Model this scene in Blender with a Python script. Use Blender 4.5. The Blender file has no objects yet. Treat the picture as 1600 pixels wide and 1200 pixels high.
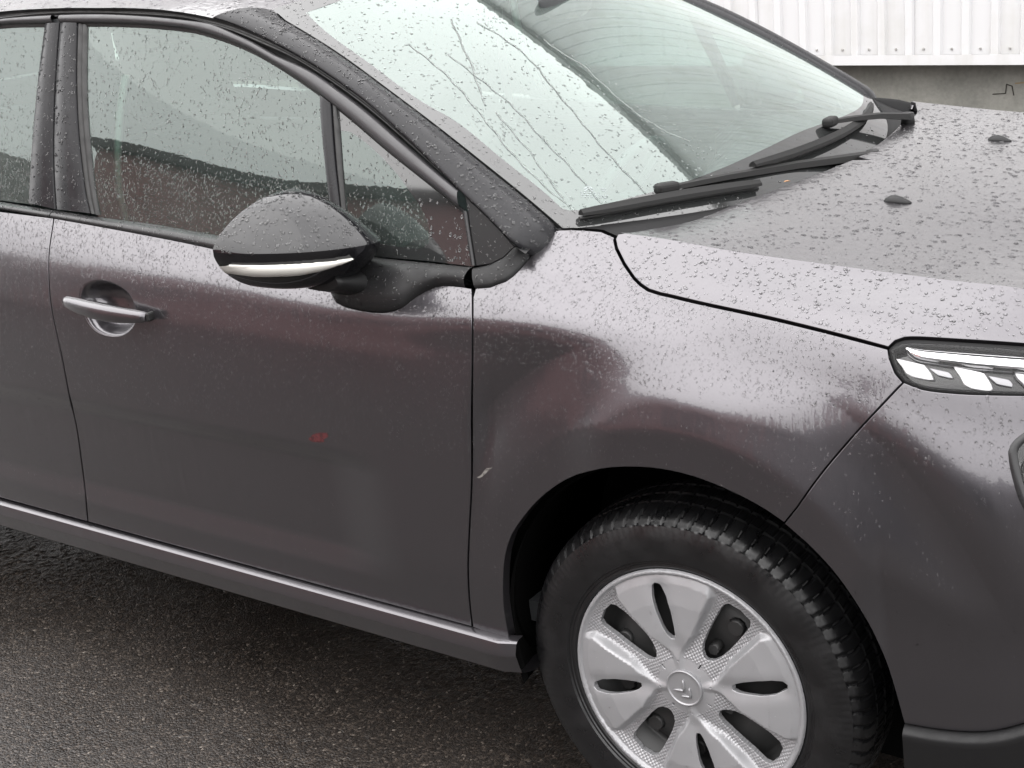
import bpy, bmesh, math, random
import numpy as np
from mathutils import Vector, Matrix
from mathutils.geometry import delaunay_2d_cdt

# ------------------------------------------------------------------ scene, camera, sky, sun, exposure
S = bpy.context.scene
COL = S.collection
random.seed(7); RNG = np.random.default_rng(11)
R = math.radians

def make_camera():
    cd = bpy.data.cameras.new('camera'); cam = bpy.data.objects.new('camera', cd); COL.objects.link(cam)
    C = Vector((1.0018, -2.5402, 1.5443)); yaw, pitch, roll = .6082, .3026, .0807
    f = Vector((-math.sin(yaw)*math.cos(pitch), math.cos(yaw)*math.cos(pitch), -math.sin(pitch)))
    r = Vector((math.cos(yaw), math.sin(yaw), 0)); d = f.cross(r)
    c, s = math.cos(roll), math.sin(roll)
    right = c*r+s*d; up = -(-s*r+c*d)
    m = Matrix((right, up, -f)).transposed().to_4x4(); m.translation = C
    cam.matrix_world = m
    cd.sensor_fit = 'HORIZONTAL'; cd.sensor_width = 36
    cd.lens = 2163.59/1600*36
    cd.shift_x = -(868.37-800)/1600; cd.shift_y = (523.57-600)/1600
    cd.clip_start = .05; cd.clip_end = 500
    S.camera = cam
make_camera()

SUN_EL, SUN_AZ = R(58), R(235)            # a veiled sun high behind the photographer
world = bpy.data.worlds.new('World'); S.world = world; world.use_nodes = True
def make_sky():
    nt = world.node_tree; nt.nodes.clear(); N = nt.nodes.new; L = nt.links.new
    out = N('ShaderNodeOutputWorld'); bg = N('ShaderNodeBackground')
    sky = N('ShaderNodeTexSky'); sky.sky_type = 'NISHITA'; sky.sun_disc = False
    sky.sun_elevation = SUN_EL; sky.sun_rotation = R(90)-SUN_AZ; sky.air_density = 1.0; sky.dust_density = 1.5; sky.ozone_density = 1.0
    hs = N('ShaderNodeHueSaturation'); hs.inputs['Saturation'].default_value = .10
    L(sky.outputs[0], hs.inputs['Color'])
    # overcast: brightness rises steadily from the horizon to the zenith, broken a little by cloud
    tc = N('ShaderNodeTexCoord'); sp = N('ShaderNodeSeparateXYZ'); L(tc.outputs['Generated'], sp.inputs[0])
    cl = N('ShaderNodeMapRange'); cl.inputs['From Min'].default_value = 0; cl.inputs['From Max'].default_value = 1
    cl.inputs['To Min'].default_value = 15.0; cl.inputs['To Max'].default_value = 27.0; L(sp.outputs['Z'], cl.inputs['Value'])
    no = N('ShaderNodeTexNoise'); no.inputs['Scale'].default_value = 2.2; no.inputs['Detail'].default_value = 4; L(tc.outputs['Generated'], no.inputs['Vector'])
    nm = N('ShaderNodeMapRange'); nm.inputs['From Min'].default_value = .3; nm.inputs['From Max'].default_value = .7
    nm.inputs['To Min'].default_value = .88; nm.inputs['To Max'].default_value = 1.1; L(no.outputs['Fac'], nm.inputs['Value'])
    mu = N('ShaderNodeMath'); mu.operation = 'MULTIPLY'; L(cl.outputs[0], mu.inputs[0]); L(nm.outputs[0], mu.inputs[1])
    tint = N('ShaderNodeMix'); tint.data_type = 'RGBA'; tint.blend_type = 'MULTIPLY'; tint.inputs['Factor'].default_value = 1
    tint.inputs['A'].default_value = (1, .985, .985, 1); L(mu.outputs[0], tint.inputs['B'])
    mx = N('ShaderNodeMix'); mx.data_type = 'RGBA'; mx.inputs['Factor'].default_value = .88
    L(hs.outputs[0], mx.inputs['A']); L(tint.outputs['Result'], mx.inputs['B'])
    L(mx.outputs['Result'], bg.inputs['Color']); bg.inputs['Strength'].default_value = .10
    L(bg.outputs[0], out.inputs[0])
make_sky()
def make_sun():
    ld = bpy.data.lights.new('sun', 'SUN'); ld.energy = .5; ld.angle = R(80); ld.color = (1, .97, .93)
    o = bpy.data.objects.new('sun', ld); COL.objects.link(o)
    d = Vector((math.cos(SUN_EL)*math.cos(SUN_AZ), math.cos(SUN_EL)*math.sin(SUN_AZ), math.sin(SUN_EL)))
    o.rotation_euler = d.to_track_quat('Z', 'Y').to_euler()
make_sun()
S.render.engine = 'CYCLES'
S.view_settings.view_transform = 'Standard'; S.view_settings.look = 'None'
S.view_settings.exposure = 1.0; S.view_settings.gamma = 1; S.view_settings.use_curve_mapping = False
S.cycles.use_denoising = True
S.cycles.max_bounces = 12; S.cycles.transparent_max_bounces = 24; S.cycles.transmission_bounces = 8; S.cycles.glossy_bounces = 6
S.cycles.sample_clamp_indirect = 12

# ---------- smooth interpolation helpers ----------
def _pchip(xs, ys):
    xs = np.asarray(xs, float); ys = np.asarray(ys, float)
    h = np.diff(xs); d = (ys[1:]-ys[:-1])/h.reshape((-1,)+(1,)*(ys.ndim-1))
    m = np.zeros_like(ys); m[0] = d[0]; m[-1] = d[-1]
    for i in range(1, len(xs)-1):
        w1 = 2*h[i]+h[i-1]; w2 = h[i]+2*h[i-1]
        ok = d[i-1]*d[i] > 0
        den = np.where(ok, w1/np.where(d[i-1] == 0, 1, d[i-1])+w2/np.where(d[i] == 0, 1, d[i]), 1)
        m[i] = np.where(ok, (w1+w2)/den, 0)
    return xs, ys, m
def _crom(xs, ys):
    # smooth (non monotone) cubic tangents
    xs = np.asarray(xs, float); ys = np.asarray(ys, float)
    h = np.diff(xs); d = (ys[1:]-ys[:-1])/h.reshape((-1,)+(1,)*(ys.ndim-1))
    m = np.zeros_like(ys); m[0] = d[0]; m[-1] = d[-1]
    for i in range(1, len(xs)-1):
        m[i] = (d[i-1]*h[i]+d[i]*h[i-1])/(h[i]+h[i-1])
    return xs, ys, m
def _ev(tab, x):
    xs, ys, m = tab
    x = np.clip(np.asarray(x, float), xs[0], xs[-1])
    i = np.clip(np.searchsorted(xs, x)-1, 0, len(xs)-2)
    h = xs[i+1]-xs[i]; t = (x-xs[i])/h
    sh = t.shape+(1,)*(ys.ndim-1)
    t = t.reshape(sh); h = h.reshape(sh)
    return (2*t**3-3*t**2+1)*ys[i]+(t**3-2*t**2+t)*h*m[i]+(-2*t**3+3*t**2)*ys[i+1]+(t**3-t**2)*h*m[i+1]
def sstep(a, b, x):
    t = np.clip((x-a)/(b-a), 0, 1); return t*t*(3-2*t)
# ---------- the body side and bonnet: profile points (half width, height) at stations along the car ----------
_ST = [-3.25, -3.1, -2.7, -1.9, -1.0, -.50, -.26, -.10, .05, .20, .36, .52, .66, .76, .82]
_W = [
 # z levels:   .22   .30   .41   .55   .68   .78   .85   .91   .95  crease  hood
 [(.60,.22),(.64,.30),(.66,.41),(.67,.55),(.67,.68),(.66,.78),(.65,.85),(.63,.91),(.61,.955),(.60,1.0),(.45,1.0),(.22,1.0),(0,1.0)],
 [(.72,.22),(.76,.30),(.785,.41),(.80,.55),(.80,.68),(.79,.78),(.775,.85),(.76,.92),(.745,.98),(.73,1.03),(.45,1.03),(.22,1.03),(0,1.03)],
 [(.79,.22),(.835,.30),(.855,.41),(.866,.55),(.868,.68),(.862,.78),(.85,.86),(.832,.93),(.815,.985),(.795,1.04),(.45,1.04),(.22,1.04),(0,1.04)],
 [(.80,.22),(.845,.30),(.866,.41),(.874,.55),(.875,.68),(.870,.78),(.859,.86),(.842,.925),(.820,.98),(.800,1.02),(.45,1.02),(.22,1.02),(0,1.02)],
 [(.80,.22),(.845,.30),(.866,.41),(.874,.55),(.875,.68),(.870,.78),(.860,.86),(.845,.918),(.816,.965),(.790,1.0),(.45,1.0),(.22,1.0),(0,1.0)],
 [(.80,.22),(.843,.30),(.862,.41),(.868,.55),(.869,.68),(.866,.77),(.857,.85),(.845,.903),(.808,.945),(.770,.985),(.45,1.0),(.22,1.01),(0,1.01)],
 [(.80,.22),(.842,.30),(.860,.41),(.866,.55),(.867,.68),(.863,.77),(.855,.85),(.847,.915),(.797,.969),(.697,1.030),(.45,1.022),(.22,1.027),(0,1.029)],
 [(.80,.22),(.841,.30),(.859,.41),(.864,.55),(.865,.68),(.860,.77),(.848,.845),(.826,.908),(.768,.960),(.672,1.021),(.45,1.017),(.22,1.0225),(0,1.024)],
 [(.80,.22),(.840,.30),(.857,.41),(.862,.55),(.862,.68),(.857,.77),(.842,.837),(.815,.893),(.772,.948),(.672,1.008),(.45,1.012),(.22,1.0175),(0,1.019)],
 [(.79,.22),(.836,.30),(.853,.41),(.858,.55),(.866,.66),(.868,.735),(.853,.805),(.823,.872),(.786,.938),(.668,.998),(.45,1.003),(.22,1.009),(0,1.011)],
 [(.77,.22),(.825,.30),(.843,.41),(.855,.54),(.872,.63),(.876,.695),(.863,.770),(.832,.850),(.797,.921),(.660,.9875),(.45,.989),(.22,.996),(0,.998)],
 [(.73,.22),(.79,.30),(.812,.41),(.828,.53),(.848,.61),(.850,.68),(.838,.75),(.806,.827),(.775,.895),(.645,.9755),(.45,.969),(.22,.977),(0,.980)],
 [(.64,.22),(.71,.30),(.735,.41),(.755,.53),(.766,.615),(.763,.685),(.755,.748),(.735,.812),(.711,.865),(.57,.925),(.42,.938),(.21,.946),(0,.95)],
 [(.50,.22),(.58,.30),(.61,.40),(.625,.51),(.63,.59),(.63,.66),(.625,.72),(.62,.775),(.605,.82),(.50,.87),(.38,.885),(.19,.893),(0,.897)],
 [(.36,.23),(.43,.30),(.46,.39),(.47,.49),(.475,.57),(.475,.63),(.47,.69),(.465,.74),(.455,.78),(.40,.81),(.30,.822),(.15,.828),(0,.83)],
]
_TW = _crom(_ST, np.array(_W))
def _prof(x, v, lo, hi):
    x = np.asarray(x, float); v = np.asarray(v, float)
    P = _ev(_TW, x)[:, lo:hi+1]            # n,k,2
    k = P.shape[1]; v = np.clip(v-lo, 0, k-1-1e-9)
    # centripetal-ish tangents with unit spacing
    M = np.empty_like(P); D = P[:, 1:]-P[:, :-1]; L = np.linalg.norm(D, axis=2, keepdims=True)+1e-9
    M[:, 0] = D[:, 0]; M[:, -1] = D[:, -1]
    if k > 2:
        a, b = L[:, :-1], L[:, 1:]
        M[:, 1:-1] = (D[:, :-1]/a*b+D[:, 1:]/b*a)/(a+b)   # per unit arc length
    i = np.floor(v).astype(int); t = (v-i)[:, None]; n = np.arange(len(x))
    Li = L[n, i]
    m0 = np.where((i == 0)[:, None], M[n, i], M[n, i]*Li); m1 = np.where((i+1 == k-1)[:, None], M[n, i+1], M[n, i+1]*Li)
    return (2*t**3-3*t**2+1)*P[n, i]+(t**3-2*t**2+t)*m0+(-2*t**3+3*t**2)*P[n, i+1]+(t**3-t**2)*m1
ARC = (.030, .345)     # wheel arch centre
def _smax(a, b, k):
    h = np.clip(.5+.5*(a-b)/k, 0, 1); return b*(1-h)+a*h+k*h*(1-h)
def flare(x, z, w):
    # the wing swells outward towards the arch and is cut off by a near upright band round the opening
    for cx in (ARC[0], ARC[0]-2.54):
        dx = x-cx-.006; r = np.hypot(dx, (z-ARC[1])*.925)
        zc = ARC[1]+np.sqrt(np.maximum(.455**2-dx*dx, 0))/.925
        amp = np.clip(.0217-(.837-zc)*.15, 0, 1)*(1-.9*sstep(-.01, -.22, dx))*(1+.5*sstep(.08, .22, dx))
        wb = w+np.where(z > .45, amp*np.minimum(2.6, np.exp(np.clip(-(z-zc)/.045, -9, 3))), 0)
        k = .004*np.log1p(np.exp(np.clip((r-.405)/.004, -30, 30)))
        f = .8805-.005*sstep(.25, .5, np.abs(dx))-k*.33
        wc = -_smax(-wb, -f, .012)
        q = (1-sstep(.47, .60, r))*sstep(-.405, -.345, dx)*sstep(.36, .46, z+np.where(dx > 0, 1, 0))
        w = np.where(r < .75, wb+(wc-wb)*q, w)
    return w
def recess(x, z):
    mx = sstep(-.535, -.70, x)*sstep(-2.25, -2.15, x)
    prof = np.where(z > .55, 1-sstep(.598, .642, z), np.clip((z-.392)/.045, 0, 1))
    return .0140*mx*prof
def side(x, v):            # body side below the belt, v 0..9
    q = _prof(x, v, 0, 9); x = np.asarray(x, float)
    w = flare(x, q[:, 1], q[:, 0])
    w = w-np.where((x < -.5)&(x > -2.3), recess(x, q[:, 1]), 0)
    return np.c_[x, -w, q[:, 1]]
def bonnet(x, v):          # bonnet top, v 9..12
    q = _prof(x, v, 9, 12)
    return np.c_[np.asarray(x, float), -q[:, 0], q[:, 1]]
# ---------- greenhouse ----------
def glassy(x, z):
    x = np.asarray(x, float); z = np.asarray(z, float)
    h = z-.97
    a = .265+.045*sstep(-1.45, -.75, x)+.08*sstep(-1.9, -2.8, x)
    w = .7955-.012*sstep(-1.9, -2.9, x)-a*h-.15*h*h
    return np.c_[x, -w, z]
# ---------- windscreen: u = y, w 0 (bottom) .. 1 (top) ----------
WS = dict(b0=-.035, b2=-.47, t0=-.80, t2=-.40, zb0=1.000, zb2=.066, zt0=1.432, zt2=-.19)
def screen(u, w):
    u = np.asarray(u, float); w = np.asarray(w, float); s = WS
    y = u*(1-w*.232)
    xb = s['b0']+s['b2']*u*u; zb = s['zb0']+s['zb2']*u*u
    yt = u*(1-.232)
    xt = s['t0']+s['t2']*yt*yt; zt = s['zt0']+s['zt2']*yt*yt
    bul = .022*4*w*(1-w)
    return np.c_[xb+(xt-xb)*w+.5*bul, y, zb+(zt-zb)*w+.85*bul]

E = {  # panel outlines in the body surfaces own coordinates (station along the car, position across the section)
 'door_front': [(-0.3579, 7.7913), (-0.3492, 7.5237), (-0.3421, 7.2731), (-0.3373, 7.0328), (-0.3355, 6.7782), (-0.3361, 6.5227), (-0.3377, 6.2637), (-0.339, 6.0241), (-0.3399, 5.8298), (-0.3411, 5.6372), (-0.3425, 5.4412), (-0.3441, 5.2423), (-0.3458, 5.0413), (-0.3475, 4.8549), (-0.3492, 4.6654), (-0.3507, 4.4734), (-0.352, 4.2808), (-0.3532, 4.0879), (-0.3546, 3.928), (-0.3561, 3.7966), (-0.3579, 3.6671), (-0.3602, 3.5317), (-0.363, 3.395), (-0.3662, 3.2585), (-0.3696, 3.1234), (-0.3729, 2.9926), (-0.3759, 2.8762), (-0.3804, 2.7024), (-0.3846, 2.5388), (-0.3884, 2.3762), (-0.3916, 2.2184), (-0.3946, 2.0594), (-0.3976, 1.8739), (-0.3997, 1.6866), (-0.4015, 1.4991), (-0.4043, 1.3008)],
 'door_split': [(-1.4413, 8.778), (-1.4371, 8.2955), (-1.4343, 7.8687), (-1.4316, 7.5247), (-1.4286, 7.1772), (-1.4255, 6.8158), (-1.4233, 6.4643), (-1.4215, 6.1159), (-1.4194, 5.8291), (-1.4166, 5.5455), (-1.413, 5.2755), (-1.4094, 5.0115), (-1.4061, 4.8204), (-1.4028, 4.6358), (-1.4003, 4.4422), (-1.399, 4.2089), (-1.3986, 3.972), (-1.398, 3.7798), (-1.4037, 3.5712), (-1.4153, 3.343), (-1.4152, 3.1474), (-1.4174, 2.9424), (-1.4208, 2.7436), (-1.4248, 2.5452), (-1.4291, 2.3574), (-1.4334, 2.1714), (-1.4301, 2.0116), (-1.4287, 1.8208), (-1.4376, 1.5873), (-1.4484, 1.3407)],
 'door_top': [(-1.4413, 8.778), (-1.4113, 8.748), (-1.3818, 8.719), (-1.3527, 8.6907), (-1.3239, 8.6624), (-1.2954, 8.6339), (-1.267, 8.6047), (-1.2387, 8.5744), (-1.2103, 8.5427), (-1.1834, 8.5124), (-1.1563, 8.4827), (-1.1291, 8.4533), (-1.102, 8.4236), (-1.0753, 8.3933), (-1.049, 8.362), (-1.0233, 8.3292), (-0.9985, 8.2946), (-0.9745, 8.2612), (-0.9484, 8.2258), (-0.9232, 8.191), (-0.8988, 8.1564), (-0.875, 8.1216), (-0.8518, 8.0867), (-0.8291, 8.0521), (-0.8067, 8.0183), (-0.7828, 7.9852), (-0.7595, 7.9542), (-0.7367, 7.9209), (-0.7141, 7.8852), (-0.6916, 7.8469), (-0.669, 7.8058)],
 'mirror_foot': [(-0.669, 7.8058), (-0.6605, 7.4675), (-0.6394, 7.1191), (-0.6151, 7.0096), (-0.5869, 6.9672), (-0.5573, 6.9508), (-0.5293, 6.989), (-0.5096, 7.0768), (-0.4933, 7.2072), (-0.4718, 7.5805), (-0.4558, 7.7746), (-0.4369, 7.9073), (-0.4183, 7.9256), (-0.3985, 7.8971), (-0.3782, 7.848), (-0.3579, 7.7913)],
 'fender_top': [(-0.3525, 7.7883), (-0.3225, 7.811), (-0.2978, 7.9629), (-0.289, 8.0705), (-0.2827, 8.1947), (-0.2791, 8.3304), (-0.2772, 8.4906), (-0.2757, 8.6421), (-0.271, 8.9197), (-0.257, 8.991)],
 'fender_cowl': [(-0.257, 8.991), (-0.2369, 9), (-0.2179, 9), (-0.199, 9), (-0.1838, 9), (-0.1556, 8.9166)],
 'bonnet_side': [(-0.1533, 8.9579), (-0.1553, 8.8663), (-0.1437, 8.7046), (-0.1173, 8.4424), (-0.0894, 8.2193), (-0.073, 8.1271), (-0.0555, 8.0622), (-0.0343, 8.0401), (-0.0117, 8.0396), (0.0063, 8.035), (0.025, 8.0316), (0.0457, 8.028), (0.0597, 8.0257), (0.0748, 8.0238), (0.0908, 8.0222), (0.1072, 8.0207), (0.1238, 8.0191), (0.1401, 8.0172), (0.1558, 8.015), (0.1711, 8.0123), (0.1863, 8.0094), (0.2013, 8.0065), (0.2161, 8.004), (0.2307, 8.002), (0.2451, 8.0005), (0.2591, 7.999), (0.274, 7.9972), (0.2885, 7.9952), (0.3027, 7.9929), (0.3166, 7.9902), (0.3303, 7.987), (0.3439, 7.9833)],
 'lamp_back': [(0.3439, 7.9833), (0.3484, 7.8154), (0.3595, 7.5871), (0.3726, 7.4611)],
 'fender_bumper': [(0.3726, 7.4611), (0.3649, 7.3181), (0.3571, 7.1739), (0.3493, 7.027), (0.3415, 6.8845), (0.3334, 6.7391), (0.3251, 6.5859), (0.3171, 6.4345), (0.3089, 6.2759), (0.3009, 6.1174), (0.2931, 5.9562), (0.2856, 5.7875), (0.2783, 5.6199), (0.2713, 5.4516), (0.2636, 5.2598), (0.2562, 5.0667), (0.2484, 4.8566), (0.2395, 4.6253), (0.2301, 4.3942)],
 'lamp_bottom': [(0.3726, 7.4611), (0.3845, 7.4339), (0.3976, 7.4171), (0.409, 7.4238), (0.4217, 7.442), (0.4349, 7.4661), (0.4476, 7.4907), (0.4597, 7.5159), (0.4716, 7.544), (0.4834, 7.5729), (0.495, 7.6006), (0.5066, 7.6269), (0.5179, 7.6528), (0.5292, 7.6775), (0.5405, 7.7006)],
 'lamp_top': [(0.3439, 7.9833), (0.3502, 8.0705), (0.3607, 8.1252), (0.3689, 8.1457), (0.3798, 8.165), (0.3925, 8.1833), (0.4062, 8.201), (0.42, 8.2182), (0.4334, 8.2354), (0.4447, 8.2503), (0.4564, 8.2646), (0.4683, 8.2785), (0.4802, 8.2918), (0.4922, 8.3048), (0.504, 8.3174), (0.5157, 8.3298), (0.527, 8.342)],
 'bumper_low': [(0.3791, 1.5445), (0.3933, 1.5458), (0.4075, 1.5466), (0.4221, 1.5516), (0.4353, 1.5594), (0.4491, 1.5687), (0.4625, 1.5799), (0.4749, 1.5942), (0.4921, 1.6233), (0.5086, 1.6644), (0.5219, 1.71), (0.5356, 1.7656), (0.5493, 1.8202)],
 'arch': [(-0.3249, 1.2154), (-0.3234, 1.4447), (-0.3233, 1.6572), (-0.3224, 1.8613), (-0.32, 2.0373), (-0.3169, 2.1806), (-0.3137, 2.3153), (-0.3095, 2.4796), (-0.3038, 2.636), (-0.2959, 2.7873), (-0.2856, 2.9355), (-0.2705, 3.0968), (-0.2539, 3.2538), (-0.2395, 3.3822), (-0.2244, 3.5033), (-0.2056, 3.6359), (-0.1857, 3.7592), (-0.165, 3.8695), (-0.142, 3.9736), (-0.1151, 4.1096), (-0.0882, 4.2273), (-0.0704, 4.281), (-0.0527, 4.3196), (-0.0353, 4.3495), (-0.0182, 4.3735), (-0.0014, 4.3917), (0.0154, 4.4045), (0.0335, 4.4139), (0.0515, 4.4205), (0.0698, 4.4243), (0.0854, 4.424), (0.1013, 4.4202), (0.1171, 4.4125), (0.1325, 4.4006), (0.1482, 4.3835), (0.1637, 4.3598), (0.1788, 4.3266), (0.1931, 4.2812), (0.2061, 4.2251), (0.2184, 4.1596), (0.2304, 4.0852), (0.2421, 4.0017), (0.2522, 3.9468), (0.2622, 3.8863), (0.2719, 3.8206), (0.2813, 3.7504), (0.29, 3.6769), (0.2991, 3.5878), (0.3075, 3.4924), (0.3152, 3.3896), (0.322, 3.277), (0.3289, 3.133), (0.3348, 2.9854), (0.3403, 2.865), (0.3448, 2.7554), (0.3493, 2.6399), (0.3536, 2.521), (0.3574, 2.4011), (0.3612, 2.2897), (0.3647, 2.176), (0.3678, 2.061), (0.3706, 1.9401), (0.3736, 1.8037), (0.3764, 1.6747), (0.3791, 1.5445)],
 'fog': [(0.5311, 7.0283), (0.5243, 6.9431), (0.5178, 6.8305), (0.5155, 6.6943), (0.519, 6.5058), (0.5228, 6.3594), (0.5272, 6.2072), (0.5352, 5.9434), (0.5412, 5.773), (0.5475, 5.5978)],
 'handle_cup': [(-1.327, 5.9625), (-1.3255, 6.0622), (-1.3239, 6.172), (-1.3208, 6.2693), (-1.3131, 6.3724), (-1.303, 6.4572), (-1.2942, 6.515), (-1.2843, 6.5641), (-1.2739, 6.5996), (-1.2646, 6.6171), (-1.2548, 6.6246), (-1.2448, 6.6231), (-1.2351, 6.6137), (-1.225, 6.5947), (-1.2149, 6.5661), (-1.2052, 6.5297), (-1.1965, 6.4871), (-1.1872, 6.4296), (-1.179, 6.3624), (-1.1718, 6.2809), (-1.1665, 6.1971), (-1.1619, 6.1006), (-1.1581, 5.999), (-1.1552, 5.9228), (-1.1528, 5.8363), (-1.1517, 5.7491), (-1.1528, 5.6597), (-1.1557, 5.5818), (-1.1603, 5.5003), (-1.166, 5.421), (-1.1724, 5.3499), (-1.1815, 5.2712), (-1.192, 5.2027), (-1.2029, 5.1492), (-1.2144, 5.114), (-1.2265, 5.0941), (-1.2382, 5.0856), (-1.2496, 5.087), (-1.2607, 5.0997), (-1.2709, 5.1235), (-1.2797, 5.1573), (-1.2878, 5.2014), (-1.2949, 5.2554), (-1.3013, 5.3277), (-1.3067, 5.4111), (-1.3121, 5.4944)],
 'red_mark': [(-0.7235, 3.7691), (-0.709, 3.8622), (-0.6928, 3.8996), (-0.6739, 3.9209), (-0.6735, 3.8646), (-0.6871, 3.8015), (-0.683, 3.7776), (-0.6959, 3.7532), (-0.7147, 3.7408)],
 'scratch': [(-0.3486, 3.6646), (-0.3399, 3.7065), (-0.3333, 3.773), (-0.3281, 3.8129), (-0.3155, 3.835), (-0.3227, 3.7946), (-0.3296, 3.7432), (-0.3363, 3.6927), (-0.3427, 3.6606)],
 'bonnet_rear': [(-0.1479, 9), (-0.1402, 9.0482), (-0.1333, 9.1186), (-0.1252, 9.2019), (-0.1178, 9.2797), (-0.1092, 9.3688), (-0.1009, 9.469), (-0.0944, 9.5807), (-0.0908, 9.707), (-0.0888, 9.8471), (-0.0869, 9.9905), (-0.0837, 10.1217), (-0.0791, 10.2432), (-0.0739, 10.3621), (-0.0683, 10.4813), (-0.0627, 10.6038), (-0.0566, 10.7363), (-0.0506, 10.8747), (-0.045, 11.0223), (-0.0401, 11.1854), (-0.0366, 11.3239), (-0.0334, 11.4687), (-0.0304, 11.6185), (-0.0275, 11.7718), (-0.0243, 11.9266)],
 'frame_out': [(-1.8396, 1.3823), (-1.8047, 1.3853), (-1.77, 1.3885), (-1.736, 1.3914), (-1.7033, 1.3936), (-1.6656, 1.3954), (-1.6293, 1.3965), (-1.5934, 1.3972), (-1.5576, 1.3978), (-1.5222, 1.3981), (-1.4873, 1.3982), (-1.4527, 1.3981), (-1.4187, 1.3978), (-1.3854, 1.3972), (-1.3526, 1.3962), (-1.3204, 1.3948), (-1.2886, 1.3931), (-1.2574, 1.3912), (-1.2265, 1.3891), (-1.196, 1.3867), (-1.1651, 1.384), (-1.1346, 1.3811), (-1.1065, 1.3781), (-1.0776, 1.3752), (-1.0504, 1.3711), (-1.0208, 1.3632), (-0.9915, 1.3539), (-0.9631, 1.3453), (-0.935, 1.3361), (-0.9068, 1.3254), (-0.877, 1.3142), (-0.8557, 1.3077), (-0.8326, 1.3012), (-0.8094, 1.2946), (-0.7874, 1.2874), (-0.7614, 1.2772), (-0.7367, 1.2662), (-0.7128, 1.2552), (-0.6908, 1.2452), (-0.6694, 1.2352), (-0.6467, 1.2239), (-0.63, 1.2153), (-0.6121, 1.2057), (-0.5937, 1.1956), (-0.5754, 1.1855), (-0.5576, 1.1756), (-0.541, 1.1665), (-0.5205, 1.1553), (-0.5009, 1.1445), (-0.4822, 1.1343), (-0.4647, 1.1248), (-0.4472, 1.1155), (-0.4308, 1.1069), (-0.4146, 1.0984)],
 'frame_in': [(-1.8368, 1.3702), (-1.8025, 1.3736), (-1.7688, 1.3771), (-1.7351, 1.3803), (-1.7007, 1.3825), (-1.6702, 1.3835), (-1.6388, 1.3837), (-1.6075, 1.3836), (-1.5767, 1.3833), (-1.5472, 1.383), (-1.5148, 1.3828), (-1.4838, 1.3824), (-1.453, 1.3819), (-1.4219, 1.3813), (-1.394, 1.3807), (-1.3657, 1.3801), (-1.3376, 1.3793), (-1.3106, 1.3784), (-1.2853, 1.3774), (-1.253, 1.3758), (-1.2228, 1.374), (-1.1929, 1.3718), (-1.1619, 1.3693), (-1.1312, 1.3664), (-1.1033, 1.363), (-1.0759, 1.3582), (-1.0499, 1.3527), (-1.0191, 1.3458), (-0.9881, 1.338), (-0.9578, 1.3293), (-0.9266, 1.3192), (-0.9055, 1.3116), (-0.8834, 1.3032), (-0.861, 1.2943), (-0.8391, 1.2853), (-0.8172, 1.2761), (-0.7956, 1.2667), (-0.7741, 1.2571), (-0.7529, 1.2474), (-0.7315, 1.2372), (-0.7103, 1.2267), (-0.6894, 1.2162), (-0.6688, 1.2056), (-0.6481, 1.1947), (-0.6278, 1.1836), (-0.6076, 1.1727), (-0.5876, 1.1621), (-0.568, 1.152), (-0.5486, 1.1422), (-0.5293, 1.1326), (-0.5102, 1.1231), (-0.4906, 1.1132), (-0.4707, 1.1032), (-0.452, 1.0937), (-0.4357, 1.0853), (-0.4188, 1.076), (-0.4037, 1.0676)],
 'chan_out': [(-1.8431, 1.397), (-1.8093, 1.4002), (-1.7765, 1.4034), (-1.7429, 1.4064), (-1.7068, 1.4087), (-1.6774, 1.4098), (-1.6454, 1.4107), (-1.6122, 1.4112), (-1.579, 1.4114), (-1.5469, 1.4115), (-1.5169, 1.4115), (-1.4902, 1.4114), (-1.453, 1.4108), (-1.4201, 1.4099), (-1.3879, 1.4089), (-1.3552, 1.4082), (-1.3231, 1.4075), (-1.2915, 1.4064), (-1.2603, 1.405), (-1.2295, 1.4032), (-1.1991, 1.401), (-1.1689, 1.3982), (-1.1389, 1.3948), (-1.1093, 1.391), (-1.0797, 1.3867), (-1.0503, 1.382), (-1.0213, 1.3762), (-0.9914, 1.3688), (-0.9618, 1.3603), (-0.9335, 1.3518), (-0.9096, 1.3442), (-0.8868, 1.3365), (-0.864, 1.3285), (-0.8394, 1.3198), (-0.8147, 1.3109), (-0.7902, 1.3016), (-0.765, 1.2914), (-0.74, 1.2808), (-0.7157, 1.2702), (-0.6937, 1.2605), (-0.6723, 1.2508), (-0.6495, 1.2398), (-0.6329, 1.2312), (-0.6153, 1.2218), (-0.5972, 1.2118), (-0.5789, 1.2015), (-0.5609, 1.1911), (-0.5433, 1.1809), (-0.5251, 1.17), (-0.5062, 1.1584), (-0.4876, 1.1467), (-0.47, 1.1355), (-0.4539, 1.1253), (-0.4402, 1.1166), (-0.4226, 1.1053), (-0.4061, 1.0947), (-0.392, 1.0861), (-0.3766, 1.0768), (-0.3608, 1.0672), (-0.3456, 1.0577), (-0.3312, 1.0482), (-0.3171, 1.0385), (-0.3032, 1.0289), (-0.2893, 1.0194)],
 'glass_rear': [(-1.4193, 1.3788), (-1.4159, 1.3597), (-1.4127, 1.3407), (-1.4095, 1.3215), (-1.4061, 1.302), (-1.4031, 1.2849), (-1.3999, 1.2675), (-1.3967, 1.2499), (-1.3933, 1.2324), (-1.3896, 1.2155), (-1.3849, 1.1966), (-1.3798, 1.1781), (-1.3746, 1.1599), (-1.3694, 1.1415), (-1.3644, 1.1228), (-1.3595, 1.1039), (-1.3545, 1.0854), (-1.3492, 1.0677), (-1.3424, 1.0483), (-1.3353, 1.0298), (-1.3283, 1.0114)],
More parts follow.
